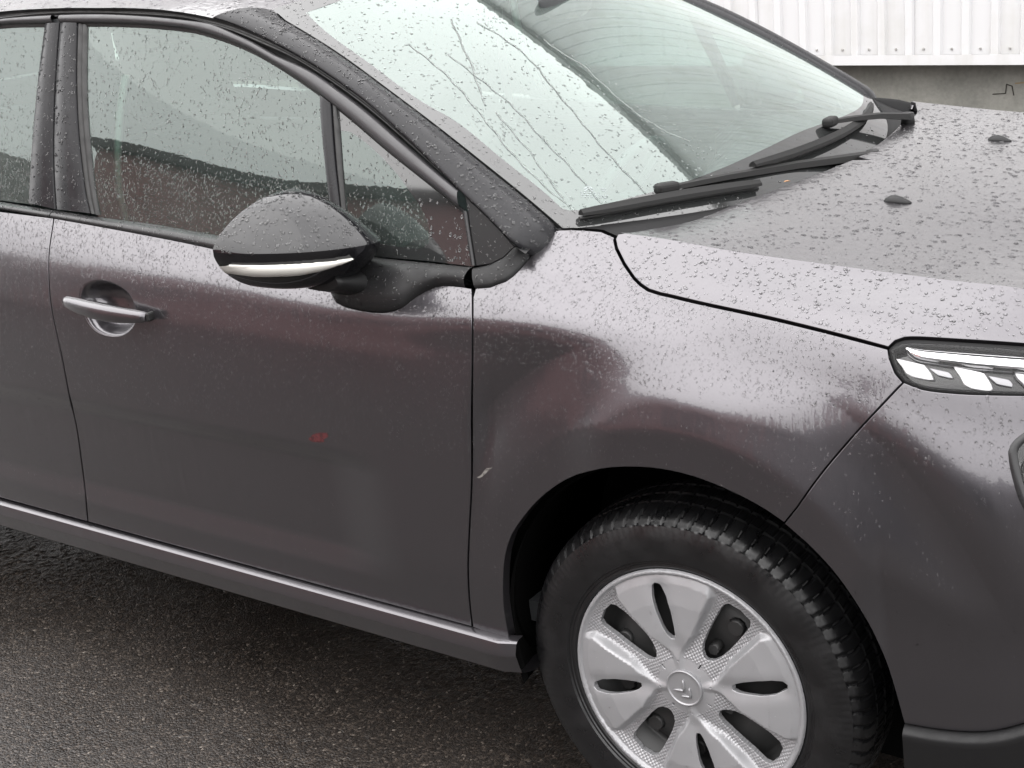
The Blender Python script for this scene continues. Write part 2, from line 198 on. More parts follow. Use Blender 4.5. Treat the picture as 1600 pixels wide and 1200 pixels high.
 'glass_bot': [(-1.3283, 1.0114), (-1.2958, 1.0099), (-1.2638, 1.0084), (-1.2304, 1.0068), (-1.2051, 1.0057), (-1.1786, 1.0045), (-1.1518, 1.0034), (-1.1252, 1.0022), (-1.0996, 1.001), (-1.0703, 0.9995), (-1.0421, 0.9979), (-1.0136, 0.9964), (-0.9837, 0.9949), (-0.9581, 0.9938), (-0.9314, 0.9927), (-0.9043, 0.9917), (-0.877, 0.9907), (-0.85, 0.9898), (-0.8238, 0.989), (-0.7984, 0.9882), (-0.7733, 0.9876), (-0.7485, 0.9871), (-0.724, 0.9865), (-0.6997, 0.986), (-0.6757, 0.9855)],
 'bpost_f_front': [(-1.4402, 1.3817), (-1.4373, 1.3642), (-1.4347, 1.3468), (-1.4322, 1.3293), (-1.4296, 1.3119), (-1.4269, 1.2945), (-1.4239, 1.2773), (-1.42, 1.257), (-1.4158, 1.2367), (-1.4114, 1.2166), (-1.4069, 1.1969), (-1.4023, 1.178), (-1.3972, 1.1585), (-1.3919, 1.1398), (-1.3864, 1.1216), (-1.381, 1.1038), (-1.3743, 1.0819), (-1.3676, 1.0607), (-1.3608, 1.0422), (-1.3464, 1.0141)],
 'bpost_split': [(-1.4943, 1.3827), (-1.493, 1.3625), (-1.4916, 1.34), (-1.4902, 1.3226), (-1.4887, 1.3029), (-1.4871, 1.2817), (-1.4854, 1.2603), (-1.4837, 1.2395), (-1.4818, 1.2189), (-1.4798, 1.198), (-1.4777, 1.1773), (-1.4756, 1.1573), (-1.4734, 1.1387), (-1.4706, 1.1164), (-1.4676, 1.0959), (-1.4644, 1.0755), (-1.4607, 1.0556), (-1.4567, 1.0359), (-1.4529, 1.0161)],
 'bpost_r_rear': [(-1.5427, 1.3823), (-1.5429, 1.3601), (-1.5433, 1.3379), (-1.5437, 1.3152), (-1.5441, 1.2967), (-1.5445, 1.2781), (-1.5448, 1.2589), (-1.5451, 1.2389), (-1.5452, 1.2195), (-1.5453, 1.1994), (-1.5454, 1.1787), (-1.5454, 1.1577), (-1.5454, 1.1366), (-1.5453, 1.1183), (-1.5451, 1.0997), (-1.5449, 1.081), (-1.5448, 1.0621), (-1.5448, 1.0432), (-1.545, 1.0244)],
 'belt_top': [(-1.7848, 1.0274), (-1.75, 1.0257), (-1.716, 1.024), (-1.6817, 1.0223), (-1.6461, 1.0207), (-1.6163, 1.0194), (-1.5852, 1.018), (-1.5536, 1.0167), (-1.5223, 1.0154), (-1.4919, 1.0142), (-1.4632, 1.0131), (-1.4282, 1.0116), (-1.3954, 1.0103), (-1.3627, 1.009), (-1.328, 1.0076), (-1.3017, 1.0067), (-1.2741, 1.0059), (-1.2459, 1.005), (-1.2176, 1.0042), (-1.1895, 1.0033), (-1.1622, 1.0023), (-1.1361, 1.0012), (-1.1094, 0.9999), (-1.0836, 0.9984), (-1.0584, 0.9969), (-1.0335, 0.9954), (-1.0086, 0.9939), (-0.9834, 0.9926), (-0.9571, 0.9914), (-0.9314, 0.9904), (-0.9056, 0.9894), (-0.8794, 0.9885), (-0.8522, 0.9876), (-0.8235, 0.9867), (-0.8033, 0.9861), (-0.7821, 0.9855), (-0.7602, 0.9849), (-0.7378, 0.9843), (-0.7151, 0.9837), (-0.6922, 0.9831), (-0.6694, 0.9825), (-0.6469, 0.982), (-0.6248, 0.9815), (-0.6032, 0.9811), (-0.5823, 0.9807), (-0.5624, 0.9804), (-0.5392, 0.9802), (-0.5168, 0.98), (-0.4949, 0.9799), (-0.4734, 0.9798), (-0.4524, 0.9798), (-0.4316, 0.9798), (-0.411, 0.9798), (-0.3905, 0.9798), (-0.3701, 0.9798)],
 'belt_bot': [(-1.7579, 9), (-1.7247, 8.9883), (-1.6912, 8.9654), (-1.6573, 8.9417), (-1.622, 8.9163), (-1.5932, 8.8956), (-1.5638, 8.8747), (-1.5338, 8.853), (-1.5034, 8.83), (-1.4725, 8.8051), (-1.4413, 8.778), (-1.4132, 8.7522), (-1.3845, 8.7252), (-1.3555, 8.6971), (-1.3263, 8.6679), (-1.297, 8.6377), (-1.2679, 8.6067), (-1.2389, 8.575), (-1.2103, 8.5427), (-1.1834, 8.5124), (-1.1563, 8.4827), (-1.1291, 8.4533), (-1.102, 8.4236), (-1.0753, 8.3933), (-1.049, 8.362), (-1.0233, 8.3292), (-0.9985, 8.2946), (-0.9745, 8.2612), (-0.9484, 8.2258), (-0.9232, 8.191), (-0.8988, 8.1564), (-0.875, 8.1216), (-0.8518, 8.0867), (-0.8291, 8.0521), (-0.8067, 8.0183), (-0.7828, 7.9852), (-0.7595, 7.9542), (-0.7367, 7.9209), (-0.7141, 7.8852), (-0.6916, 7.8469), (-0.669, 7.8058)],
 'qbar_rear': [(-0.7545, 1.2474), (-0.7495, 1.2284), (-0.7446, 1.2095), (-0.7394, 1.1903), (-0.7347, 1.1745), (-0.7297, 1.1583), (-0.7245, 1.1421), (-0.7195, 1.126), (-0.7144, 1.1101), (-0.7093, 1.0943), (-0.7042, 1.0784), (-0.6992, 1.062), (-0.695, 1.0475), (-0.6909, 1.0326), (-0.6869, 1.0176), (-0.6829, 1.0025), (-0.6789, 0.9874)],
 'qbar_mid': [(-0.7238, 1.2326), (-0.7188, 1.2122), (-0.7133, 1.1908), (-0.7091, 1.1758), (-0.7046, 1.1597), (-0.6999, 1.1431), (-0.6951, 1.1269), (-0.6901, 1.111), (-0.685, 1.0952), (-0.6799, 1.0793), (-0.675, 1.0632), (-0.6703, 1.0462), (-0.6658, 1.0289), (-0.6614, 1.0116), (-0.657, 0.9943)],
 'qbar_front': [(-0.7104, 1.2263), (-0.7051, 1.2093), (-0.6996, 1.1911), (-0.6956, 1.1765), (-0.6914, 1.1604), (-0.6872, 1.1437), (-0.683, 1.1273), (-0.6788, 1.1115), (-0.6745, 1.0958), (-0.6703, 1.08), (-0.666, 1.0637), (-0.6622, 1.0489), (-0.6584, 1.0337), (-0.6546, 1.0183), (-0.6508, 1.0028), (-0.6472, 0.9874)],
 'qglass_bot': [(-0.6472, 0.9874), (-0.6258, 0.9866), (-0.6047, 0.9858), (-0.5838, 0.9851), (-0.5628, 0.9846), (-0.5416, 0.9846), (-0.5207, 0.9849), (-0.4995, 0.9852), (-0.4778, 0.9853), (-0.4578, 0.9851), (-0.4373, 0.9848), (-0.4166, 0.9843), (-0.396, 0.9838), (-0.3758, 0.9834)],
 'qglass_front': [(-0.4037, 1.0676), (-0.3984, 1.0528), (-0.393, 1.0369), (-0.3875, 1.0202), (-0.3816, 1.0018), (-0.3758, 0.9834)],
 'qclear': [(-0.6975, 1.1879), (-0.6892, 1.1873), (-0.6809, 1.1867), (-0.6728, 1.1853), (-0.6647, 1.1826), (-0.6568, 1.1791), (-0.6486, 1.1752), (-0.6424, 1.1723), (-0.6359, 1.1692), (-0.6293, 1.166), (-0.6228, 1.1626), (-0.6164, 1.1592), (-0.6098, 1.1554), (-0.6032, 1.1515), (-0.5968, 1.1474), (-0.5903, 1.1433), (-0.584, 1.1391), (-0.5785, 1.1355), (-0.573, 1.1318), (-0.5676, 1.128), (-0.5623, 1.1242), (-0.5569, 1.1203), (-0.5517, 1.1163), (-0.5461, 1.1118), (-0.5405, 1.1072), (-0.535, 1.1024), (-0.5296, 1.0977), (-0.5243, 1.093), (-0.5192, 1.0886), (-0.514, 1.0841), (-0.5089, 1.0798), (-0.504, 1.0755), (-0.4994, 1.0713), (-0.4952, 1.067), (-0.4908, 1.0621), (-0.4867, 1.0572), (-0.4831, 1.0522), (-0.48, 1.0472), (-0.4773, 1.0422), (-0.4749, 1.037), (-0.473, 1.032), (-0.4718, 1.0271), (-0.471, 1.0215), (-0.471, 1.0162), (-0.4727, 1.0115), (-0.4783, 1.0061), (-0.4868, 1.0023), (-0.4926, 1.0014), (-0.4994, 1.0012), (-0.5067, 1.0014), (-0.5144, 1.0018), (-0.522, 1.0021), (-0.5289, 1.0022), (-0.536, 1.0023), (-0.5432, 1.0024), (-0.5505, 1.0027), (-0.5578, 1.003), (-0.5651, 1.0035), (-0.5725, 1.0042), (-0.5799, 1.005), (-0.5873, 1.006), (-0.5947, 1.0071), (-0.6022, 1.0081), (-0.6096, 1.0091), (-0.6169, 1.0101), (-0.6242, 1.011), (-0.6315, 1.012), (-0.6388, 1.013), (-0.6462, 1.014), (-0.6535, 1.015)],
 'tri_rear': [(-0.4071, 1.0927), (-0.3969, 1.067), (-0.3904, 1.0478), (-0.3838, 1.0274), (-0.3789, 1.0127), (-0.374, 0.9978), (-0.3691, 0.9829)],
 'tri_front': [(-0.4043, 1.0918), (-0.3893, 1.0825), (-0.3743, 1.0732), (-0.3596, 1.064), (-0.3452, 1.0547), (-0.3274, 1.0425), (-0.3101, 1.0303), (-0.293, 1.0181)],
 'tri_bot': [(-0.293, 1.0181), (-0.3125, 1), (-0.337, 0.9882), (-0.3663, 0.9811)],
 'quarter_trim_in': [(-0.3687, 0.9789), (-0.3367, 0.9863), (-0.3098, 0.9992), (-0.2903, 1.0173)],
 'pillar_foot': [(-0.2878, 1.0175), (-0.2757, 1.0114), (-0.2664, 1.0071)],
 'pillar_in': [(-0.756, 1), (-0.7542, 0.9613), (-0.7521, 0.9236), (-0.7501, 0.8857), (-0.7484, 0.8551), (-0.7467, 0.8248), (-0.7451, 0.7934), (-0.7437, 0.7594), (-0.7427, 0.7304), (-0.7417, 0.6993), (-0.7407, 0.667), (-0.7396, 0.6344), (-0.7384, 0.6024), (-0.7371, 0.5718), (-0.7356, 0.5434), (-0.7337, 0.5106), (-0.7318, 0.4795), (-0.7298, 0.4495), (-0.7278, 0.42), (-0.7258, 0.3906), (-0.7241, 0.3657), (-0.7223, 0.341), (-0.7205, 0.3166), (-0.7187, 0.2925), (-0.7169, 0.2686), (-0.715, 0.2452), (-0.7129, 0.2219), (-0.7108, 0.1988), (-0.7087, 0.176), (-0.7066, 0.1535), (-0.7045, 0.1316), (-0.7026, 0.1102), (-0.7006, 0.0872), (-0.6987, 0.0648), (-0.6969, 0.0429), (-0.6951, 0.0212), (-0.6932, -0.0002)],
 'clear_side': [(-0.6996, 1.0005), (-0.7049, 0.9624), (-0.7098, 0.9249), (-0.7134, 0.8848), (-0.7147, 0.8531), (-0.7151, 0.8195), (-0.7147, 0.7851), (-0.7139, 0.7508), (-0.7129, 0.7174), (-0.712, 0.6857), (-0.7114, 0.6505), (-0.7108, 0.6159), (-0.7099, 0.5825), (-0.7085, 0.5505), (-0.7061, 0.5202), (-0.7025, 0.4934), (-0.6979, 0.4685), (-0.6929, 0.4446), (-0.6884, 0.4204), (-0.6849, 0.3949), (-0.6829, 0.3712), (-0.6816, 0.3468), (-0.6807, 0.322), (-0.68, 0.2972), (-0.679, 0.2728), (-0.6777, 0.2492), (-0.6758, 0.2258), (-0.6736, 0.2022), (-0.6713, 0.1789), (-0.6691, 0.1567), (-0.6671, 0.136), (-0.6656, 0.1174), (-0.6643, 0.0872), (-0.6636, 0.0598)],
 'clear_bot': [(-0.6636, 0.0598), (-0.6551, 0.0489), (-0.6401, 0.0476), (-0.6273, 0.0494), (-0.6095, 0.0527), (-0.5883, 0.057), (-0.5653, 0.0615), (-0.5424, 0.0658), (-0.5216, 0.0695), (-0.4997, 0.073), (-0.4787, 0.0763), (-0.4574, 0.0799), (-0.4343, 0.084), (-0.412, 0.0881), (-0.3882, 0.0926), (-0.363, 0.0973), (-0.3367, 0.1021), (-0.3093, 0.107), (-0.2803, 0.1121), (-0.2499, 0.1173), (-0.2178, 0.1225), (-0.1835, 0.1274), (-0.1466, 0.132), (-0.1107, 0.1359), (-0.0717, 0.1393), (-0.0296, 0.1422), (0.0159, 0.1441), (0.0652, 0.1448), (0.1186, 0.1439)],
 'run_a': [(-0.6021, 0.7379), (-0.604, 0.7054), (-0.6051, 0.674), (-0.6062, 0.6429), (-0.6078, 0.6113), (-0.6106, 0.5785), (-0.6144, 0.547), (-0.619, 0.5139), (-0.624, 0.4803), (-0.6291, 0.4472), (-0.6338, 0.4155), (-0.6378, 0.386), (-0.6425, 0.3522), (-0.647, 0.3204), (-0.6509, 0.2899), (-0.6538, 0.2597), (-0.6553, 0.2344), (-0.6562, 0.2093), (-0.6566, 0.1848), (-0.6565, 0.1611), (-0.6561, 0.1384), (-0.6548, 0.1126), (-0.6529, 0.0881), (-0.6507, 0.0643), (-0.6485, 0.0407)],
 'run_b': [(-0.408, 0.7641), (-0.4061, 0.7337), (-0.4039, 0.7038), (-0.4035, 0.6731), (-0.4055, 0.6413), (-0.409, 0.6087), (-0.4149, 0.5751), (-0.4239, 0.5406), (-0.4348, 0.5052), (-0.4449, 0.4697), (-0.4517, 0.4414), (-0.458, 0.4132), (-0.464, 0.3848), (-0.47, 0.3559), (-0.4754, 0.3301), (-0.481, 0.3041), (-0.4863, 0.2779), (-0.4912, 0.2514), (-0.4954, 0.2249), (-0.4986, 0.1992), (-0.5012, 0.1732), (-0.5034, 0.1472), (-0.5053, 0.1212), (-0.507, 0.0956), (-0.5086, 0.0705)],
 'run_c': [(-0.5574, 0.6651), (-0.5584, 0.6378), (-0.5591, 0.611), (-0.5596, 0.5843), (-0.5603, 0.5569), (-0.5607, 0.5317), (-0.5608, 0.5063), (-0.5609, 0.4806), (-0.5616, 0.4545), (-0.5631, 0.4279), (-0.566, 0.3987), (-0.5698, 0.3681), (-0.5739, 0.3377), (-0.5776, 0.3087), (-0.5803, 0.2827), (-0.582, 0.2548), (-0.583, 0.2299), (-0.5845, 0.2023), (-0.5867, 0.176), (-0.5893, 0.1474), (-0.592, 0.1177), (-0.5945, 0.088), (-0.5967, 0.0595)],
 'run_d': [(-0.4506, 0.8004), (-0.4702, 0.7633), (-0.4886, 0.7265), (-0.5057, 0.6902), (-0.5214, 0.6541), (-0.536, 0.6185), (-0.5508, 0.5833), (-0.5753, 0.5295), (-0.5954, 0.4825), (-0.6067, 0.444)],
 'run_e': [(-0.3195, 0.6421), (-0.3243, 0.6065), (-0.3265, 0.574), (-0.322, 0.5538), (-0.3182, 0.5327), (-0.3214, 0.5068), (-0.3276, 0.4769), (-0.3334, 0.4465), (-0.3376, 0.4205), (-0.3417, 0.3938), (-0.3449, 0.3675), (-0.3465, 0.3431), (-0.346, 0.3148), (-0.3435, 0.2886), (-0.3388, 0.2642), (-0.3313, 0.2424), (-0.3218, 0.2222), (-0.3121, 0.2022)],
 'run_f': [(-0.6035, 0.4149), (-0.6092, 0.3762), (-0.6143, 0.3376), (-0.6176, 0.308), (-0.6206, 0.2781), (-0.6238, 0.2507), (-0.6326, 0.199), (-0.6362, 0.1741), (-0.6399, 0.1463), (-0.6435, 0.1175), (-0.6468, 0.0897)],
 'decal': [(-0.6015, 0.1242), (-0.5611, 0.1091), (-0.5785, 0.0729), (-0.618, 0.0872)],
}

# ------------------------------------------------------------------ materials
def mat(name, color=(.5, .5, .5), rough=.5, metal=0.0, coat=0.0, coat_rough=.03, spec=.5):
    m = bpy.data.materials.new(name); m.use_nodes = True
    b = m.node_tree.nodes['Principled BSDF']
    b.inputs['Base Color'].default_value = (*color, 1); b.inputs['Roughness'].default_value = rough
    b.inputs['Metallic'].default_value = metal; b.inputs['Coat Weight'].default_value = coat
    b.inputs['Coat Roughness'].default_value = coat_rough; b.inputs['Specular IOR Level'].default_value = spec
    return m
class NT:
    def __init__(s, m): s.t = m.node_tree; s.b = s.t.nodes.get('Principled BSDF'); s.out = s.t.nodes['Material Output']
    def n(s, typ, **kw):
        o = s.t.nodes.new(typ)
        for k, v in kw.items():
            if k in o.inputs: o.inputs[k].default_value = v
            else: setattr(o, k, v)
        return o
    def l(s, a, b): s.t.links.new(a, b)
    def obj(s): return s.n('ShaderNodeTexCoord').outputs['Object']
    def noise(s, vec, scale, detail=4, rough=.5): 
        o = s.n('ShaderNodeTexNoise', Scale=scale, Detail=detail, Roughness=rough); s.l(vec, o.inputs['Vector']); return o
    def voro(s, vec, scale, feature='F1'):
        o = s.n('ShaderNodeTexVoronoi', feature=feature, Scale=scale); s.l(vec, o.inputs['Vector']); return o
    def ramp(s, fac, stops):
        o = s.n('ShaderNodeValToRGB'); e = o.color_ramp.elements
        while len(e) < len(stops): e.new(.5)
        for i, (p, c) in enumerate(stops):
            e[i].position = p; e[i].color = (c, c, c, 1) if not isinstance(c, tuple) else (*c, 1)
        s.l(fac, o.inputs['Fac']); return o.outputs['Color']
    def range(s, v, a, b, c, d):
        o = s.n('ShaderNodeMapRange'); s.l(v, o.inputs['Value'])
        for k, x in zip(('From Min', 'From Max', 'To Min', 'To Max'), (a, b, c, d)): o.inputs[k].default_value = x
        return o.outputs[0]
    def math(s, op, a, b):
        o = s.n('ShaderNodeMath', operation=op)
        for i, x in enumerate((a, b)):
            if isinstance(x, (int, float)): o.inputs[i].default_value = x
            else: s.l(x, o.inputs[i])
        return o.outputs[0]
    def bump(s, h, strength, dist, normal=None):
        o = s.n('ShaderNodeBump', Strength=strength, Distance=dist); s.l(h, o.inputs['Height'])
        if normal is not None: s.l(normal, o.inputs['Normal'])
        return o.outputs['Normal']

def make_paint():
    m = mat('metallic_grey_paint', (.085, .0805, .0880), .28, .84, 1.0, .02)
    k = NT(m); v = k.obj()
    fl = k.voro(v, 900)
    k.l(k.bump(fl.outputs['Distance'], .10, .0006), k.b.inputs['Normal'])
    dirt = k.noise(v, 5, 5, .6)
    st = k.n('ShaderNodeMapping'); st.inputs['Scale'].default_value = (60, 60, 2.5); k.l(v, st.inputs['Vector'])
    run = k.noise(st.outputs[0], 1, 3)
    wet = k.math('ADD', k.math('MULTIPLY', run.outputs['Fac'], .6), k.math('MULTIPLY', dirt.outputs['Fac'], .4))
    k.l(k.range(wet, .35, .68, .005, .055), k.b.inputs['Coat Roughness'])
    k.b.inputs['Coat IOR'].default_value = 1.48
    fine = k.noise(v, 320, 2)
    k.l(k.bump(run.outputs['Fac'], .26, .004, k.bump(fine.outputs['Fac'], .08, .001)), k.b.inputs['Coat Normal'])
    return m
PAINT = make_paint()
def wet_black(name, col, rough, coat=0.0, grain=0.0):
    m = mat(name, col, rough, 0, coat, .04); k = NT(m); v = k.obj()
    no = k.noise(v, 40, 4, .6); k.l(k.range(no.outputs['Fac'], .3, .7, rough*.7, rough*1.35), k.b.inputs['Roughness'])
    if grain:
        g = k.voro(v, 700); k.l(k.bump(g.outputs['Distance'], grain, .0008), k.b.inputs['Normal'])
    return m
TRIM = wet_black('satin_black_trim', (.020, .020, .021), .30)
PILLAR = wet_black('gloss_black_pillar', (.012, .012, .0135), .24, 0)
PILLAR.node_tree.nodes['Principled BSDF'].inputs['Specular IOR Level'].default_value = .22
GLOSS = wet_black('gloss_black', (.006, .006, .007), .06, 0)
PLASTIC = wet_black('grained_black_plastic', (.013, .013, .0135), .42, 0, .22)
FRAME = wet_black('satin_grey_window_frame', (.030, .029, .031), .36, 0)
TRIM.node_tree.nodes['Principled BSDF'].inputs['Specular IOR Level'].default_value = .35
PLASTIC.node_tree.nodes['Principled BSDF'].inputs['Specular IOR Level'].default_value = .22
BLADE = mat('matt_black_wiper', (.010, .010, .010), .55, 0, 0, .03, .25)
SCUT = mat('matt_black_scuttle', (.012, .012, .0125), .6, 0, 0, .03, .12)
RUBBER = wet_black('black_rubber', (.010, .010, .010), .5)
VOID = mat('dark_inner_steel', (.003, .003, .003), .9, 0, 0, .03, 0.0)
LINER = mat('black_wheel_liner', (.005, .005, .005), .9, 0, 0, .03, 0.0)
CHROME = mat('chrome', (.86, .86, .87), .06, 1.0)
REFLECTOR = mat('silver_reflector', (.8, .8, .8), .25, .9)
CABIN = wet_black('charcoal_cabin_plastic', (.040, .042, .044), .55)
CLOTH = wet_black('charcoal_seat_cloth', (.045, .047, .050), .85)
LININGM = mat('pale_grey_roof_lining', (.42, .43, .42), .9)
BELTM = mat('pale_belt_webbing', (.55, .58, .55), .7)

def glass_mat(name, tint, boost, haze):
    m = bpy.data.materials.new(name); m.use_nodes = True; k = NT(m); k.t.nodes.remove(k.b)
    tr = k.n('ShaderNodeBsdfTransparent'); tr.inputs['Color'].default_value = (*tint, 1)
    gl = k.n('ShaderNodeBsdfGlossy'); gl.inputs['Roughness'].default_value = .012; gl.inputs['Color'].default_value = (.90, 1, .96, 1)
    v = k.obj(); no = k.noise(v, 45, 2); nb = k.bump(no.outputs['Fac'], .02, .002); k.l(nb, gl.inputs['Normal'])
    fr = k.n('ShaderNodeFresnel', IOR=1.5)
    f2 = k.math('MINIMUM', k.math('MULTIPLY', fr.outputs[0], boost), 1.0)
    # pale haze mixed into the glass, partly making up for weaker wall reflections
    hz = k.n('ShaderNodeBsdfDiffuse'); hz.inputs['Color'].default_value = (.62, .72, .68, 1)
    tl = k.n('ShaderNodeBsdfTranslucent'); tl.inputs['Color'].default_value = (.62, .72, .68, 1)
    dm = k.n('ShaderNodeMixShader'); dm.inputs[0].default_value = .5; k.l(hz.outputs[0], dm.inputs[1]); k.l(tl.outputs[0], dm.inputs[2])
    big = k.noise(v, 3.5, 3)
    hf = k.range(big.outputs['Fac'], .3, .7, haze*.75, haze*1.25)
    m1 = k.n('ShaderNodeMixShader'); k.l(hf, m1.inputs[0]); k.l(tr.outputs[0], m1.inputs[1]); k.l(dm.outputs[0], m1.inputs[2])
    m2 = k.n('ShaderNodeMixShader'); k.l(f2, m2.inputs[0]); k.l(m1.outputs[0], m2.inputs[1]); k.l(gl.outputs[0], m2.inputs[2])
    k.l(m2.outputs[0], k.out.inputs['Surface'])
    return m
SIDE_GLASS = glass_mat('green_tinted_side_glass', (.34, .46, .41), 1.75, .06)
SCREEN_GLASS = glass_mat('hazy_windscreen_glass', (.60, .76, .71), 2.0, .17)
FRIT = mat('black_frit_glass', (.02, .021, .021), .05, 0, 0, .03, .9)
CLEAR = mat('clear_lamp_lens', (1, 1, 1), .0); 
def _clear():
    k = NT(CLEAR); k.t.nodes.remove(k.b)
    tr = k.n('ShaderNodeBsdfTransparent'); gl = k.n('ShaderNodeBsdfGlossy'); gl.inputs['Roughness'].default_value = .01
    fr = k.n('ShaderNodeFresnel', IOR=1.28); m = k.n('ShaderNodeMixShader')
    k.l(fr.outputs[0], m.inputs[0]); k.l(tr.outputs[0], m.inputs[1]); k.l(gl.outputs[0], m.inputs[2]); k.l(m.outputs[0], k.out.inputs['Surface'])
_clear()
WATER = mat('rain_water', (1, 1, 1), 0.0); WATER.node_tree.nodes['Principled BSDF'].inputs['Transmission Weight'].default_value = 1.0
WATER.node_tree.nodes['Principled BSDF'].inputs['IOR'].default_value = 1.33

# ------------------------------------------------------------------ mesh helpers
def link(name, me, m, parent=None, label=None, kind=None):
    o = bpy.data.objects.new(name, me); COL.objects.link(o)
    if m is not None and not me.materials: me.materials.append(m)
    if parent is not None: o.parent = parent
    if label: o['label'] = label
    if kind: o['kind'] = kind
    return o
def thing(name, label, cat, loc=(0, 0, 0), group=None):
    o = bpy.data.objects.new(name, None); o.empty_display_size = .1; COL.objects.link(o); o.location = loc
    o['label'] = label; o['category'] = cat
    if group: o['group'] = group
    return o
NREG = {}
def mesh(name, verts, faces, normals=None, smooth=True):
    me = bpy.data.meshes.new(name)
    me.from_pydata([tuple(map(float, v)) for v in verts], [], [tuple(map(int, f)) for f in faces])
    if smooth: me.polygons.foreach_set('use_smooth', [True]*len(me.polygons))
    if normals is not None:
        n = np.asarray(normals, float); n = n/np.maximum(np.linalg.norm(n, axis=1, keepdims=True), 1e-9)
        me.normals_split_custom_set_from_vertices([tuple(x) for x in n])
    me.update()
    if normals is not None: NREG[me.name] = n
    return me
class MB:
    """collects boxes, tubes and lofts into one mesh"""
    def __init__(s): s.v = []; s.f = []; s.sm = []
    def add(s, V, F, smooth=False):
        o = len(s.v); s.v += [tuple(map(float, p)) for p in V]; s.f += [tuple(i+o for i in f) for f in F]; s.sm += [smooth]*len(F)
    def box(s, c, d, rot=None):
        c = Vector(c); V = [Vector((x*d[0]/2, y*d[1]/2, z*d[2]/2)) for x in (-1, 1) for y in (-1, 1) for z in (-1, 1)]
        if rot is not None: V = [rot @ p for p in V]
        s.add([p+c for p in V], [(0, 1, 3, 2), (4, 6, 7, 5), (0, 4, 5, 1), (2, 3, 7, 6), (0, 2, 6, 4), (1, 5, 7, 3)])
    def loft(s, rings, caps=True, closed=True, smooth=True):
        n = len(rings[0]); V = [p for r in rings for p in r]; F = []
        for i in range(len(rings)-1):
            for j in range(n if closed else n-1):
                a, b = i*n+j, i*n+(j+1) % n; F.append((a, b, b+n, a+n))
        s.add(V, F, smooth)
        if caps and closed:
            for r, rev in ((rings[0], True), (rings[-1], False)):
                idx = list(range(n)); s.add(r, [tuple(idx[::-1] if rev else idx)])
    def tube(s, pts, rad, n=10, flat=1.0, up=(0, 0, 1)):
        pts = [Vector(p) for p in pts]; rings = []
        for i, p in enumerate(pts):
            t = (pts[min(i+1, len(pts)-1)]-pts[max(i-1, 0)]).normalized(); u = Vector(up)
            a = t.cross(u).normalized(); b = a.cross(t)
            r = rad[i] if isinstance(rad, (list, tuple)) else rad
            rings.append([p+a*(r*math.cos(2*math.pi*k/n))+b*(r*flat*math.sin(2*math.pi*k/n)) for k in range(n)])
        s.loft(rings)
    def build(s, name, m, parent=None, **kw):
        me = bpy.data.meshes.new(name); me.from_pydata(s.v, [], s.f); me.polygons.foreach_set('use_smooth', s.sm)
        bm = bmesh.new(); bm.from_mesh(me); bmesh.ops.remove_doubles(bm, verts=bm.verts, dist=1e-6); bmesh.ops.recalc_face_normals(bm, faces=bm.faces); bm.to_mesh(me); bm.free()
        return link(name, me, m, parent, **kw)
def bevel(o, w, seg=2):
    md = o.modifiers.new('bevel', 'BEVEL'); md.width = w; md.segments = seg; md.limit_method = 'ANGLE'; md.angle_limit = R(35)
    return o

def nrm_of(fn, A, B, out):
    h = 1.5e-3
    du = fn(A+h, B)-fn(A-h, B); dv = fn(A, B+h*8)-fn(A, B-h*8)
    n = np.cross(du, dv); n /= np.maximum(np.linalg.norm(n, axis=1, keepdims=True), 1e-12)
    n[(n*out).sum(1) < 0] *= -1
    return n
def off(fn, d, out):
    def g(A, B):
        A = np.asarray(A, float); B = np.asarray(B, float); return fn(A, B)+d*nrm_of(fn, A, B, out)
    return g
OUT = dict(side=np.array([.05, -1, .55]), glass=np.array([0, -1, .3]), screen=np.array([.5, 0, .8]), bonnet=np.array([.1, 0, 1.]))
def pip(P, poly):
    x, y = P[:, 0], P[:, 1]; ins = np.zeros(len(P), bool); n = len(poly)
    for i in range(n):
        x1, y1 = poly[i]; x2, y2 = poly[(i+1) % n]
        if y1 == y2: continue
        c = ((y1 > y) != (y2 > y)) & (x < (x2-x1)*(y-y1)/(y2-y1)+x1); ins ^= c
    return ins
def resample(P, h):
    P = np.asarray(P, float); d = np.r_[0, np.cumsum(np.hypot(*np.diff(P, axis=0).T))]
    n = max(1, int(round(d[-1]/h))); t = np.linspace(0, d[-1], n+1)
    return np.c_[np.interp(t, d, P[:, 0]), np.interp(t, d, P[:, 1])]
def resample_n(P, n):
    P = np.asarray(P, float); d = np.r_[0, np.cumsum(np.sqrt((np.diff(P, axis=0)**2).sum(1)))]
    t = np.linspace(0, d[-1], n); return np.c_[tuple(np.interp(t, d, P[:, k]) for k in range(P.shape[1]))]
def inset(poly, g):
    P = np.asarray(poly, float); a = np.roll(P, 1, 0); b = np.roll(P, -1, 0)
    e1 = P-a; e2 = b-P
    e1 /= np.maximum(np.linalg.norm(e1, axis=1, keepdims=True), 1e-9); e2 /= np.maximum(np.linalg.norm(e2, axis=1, keepdims=True), 1e-9)
    area = .5*np.sum(P[:, 0]*b[:, 1]-b[:, 0]*P[:, 1]); sg = 1 if area > 0 else -1
    n1 = np.c_[-e1[:, 1], e1[:, 0]]*sg; n2 = np.c_[-e2[:, 1], e2[:, 0]]*sg
    m = n1+n2; m /= np.maximum(np.linalg.norm(m, axis=1, keepdims=True), 1e-6)
    k = np.clip((m*n1).sum(1), .5, 1)
    return P+m*(g/k)[:, None]
SKIN = {}          # panel surfaces kept for scattering rain on: name -> (verts, normals, tris)
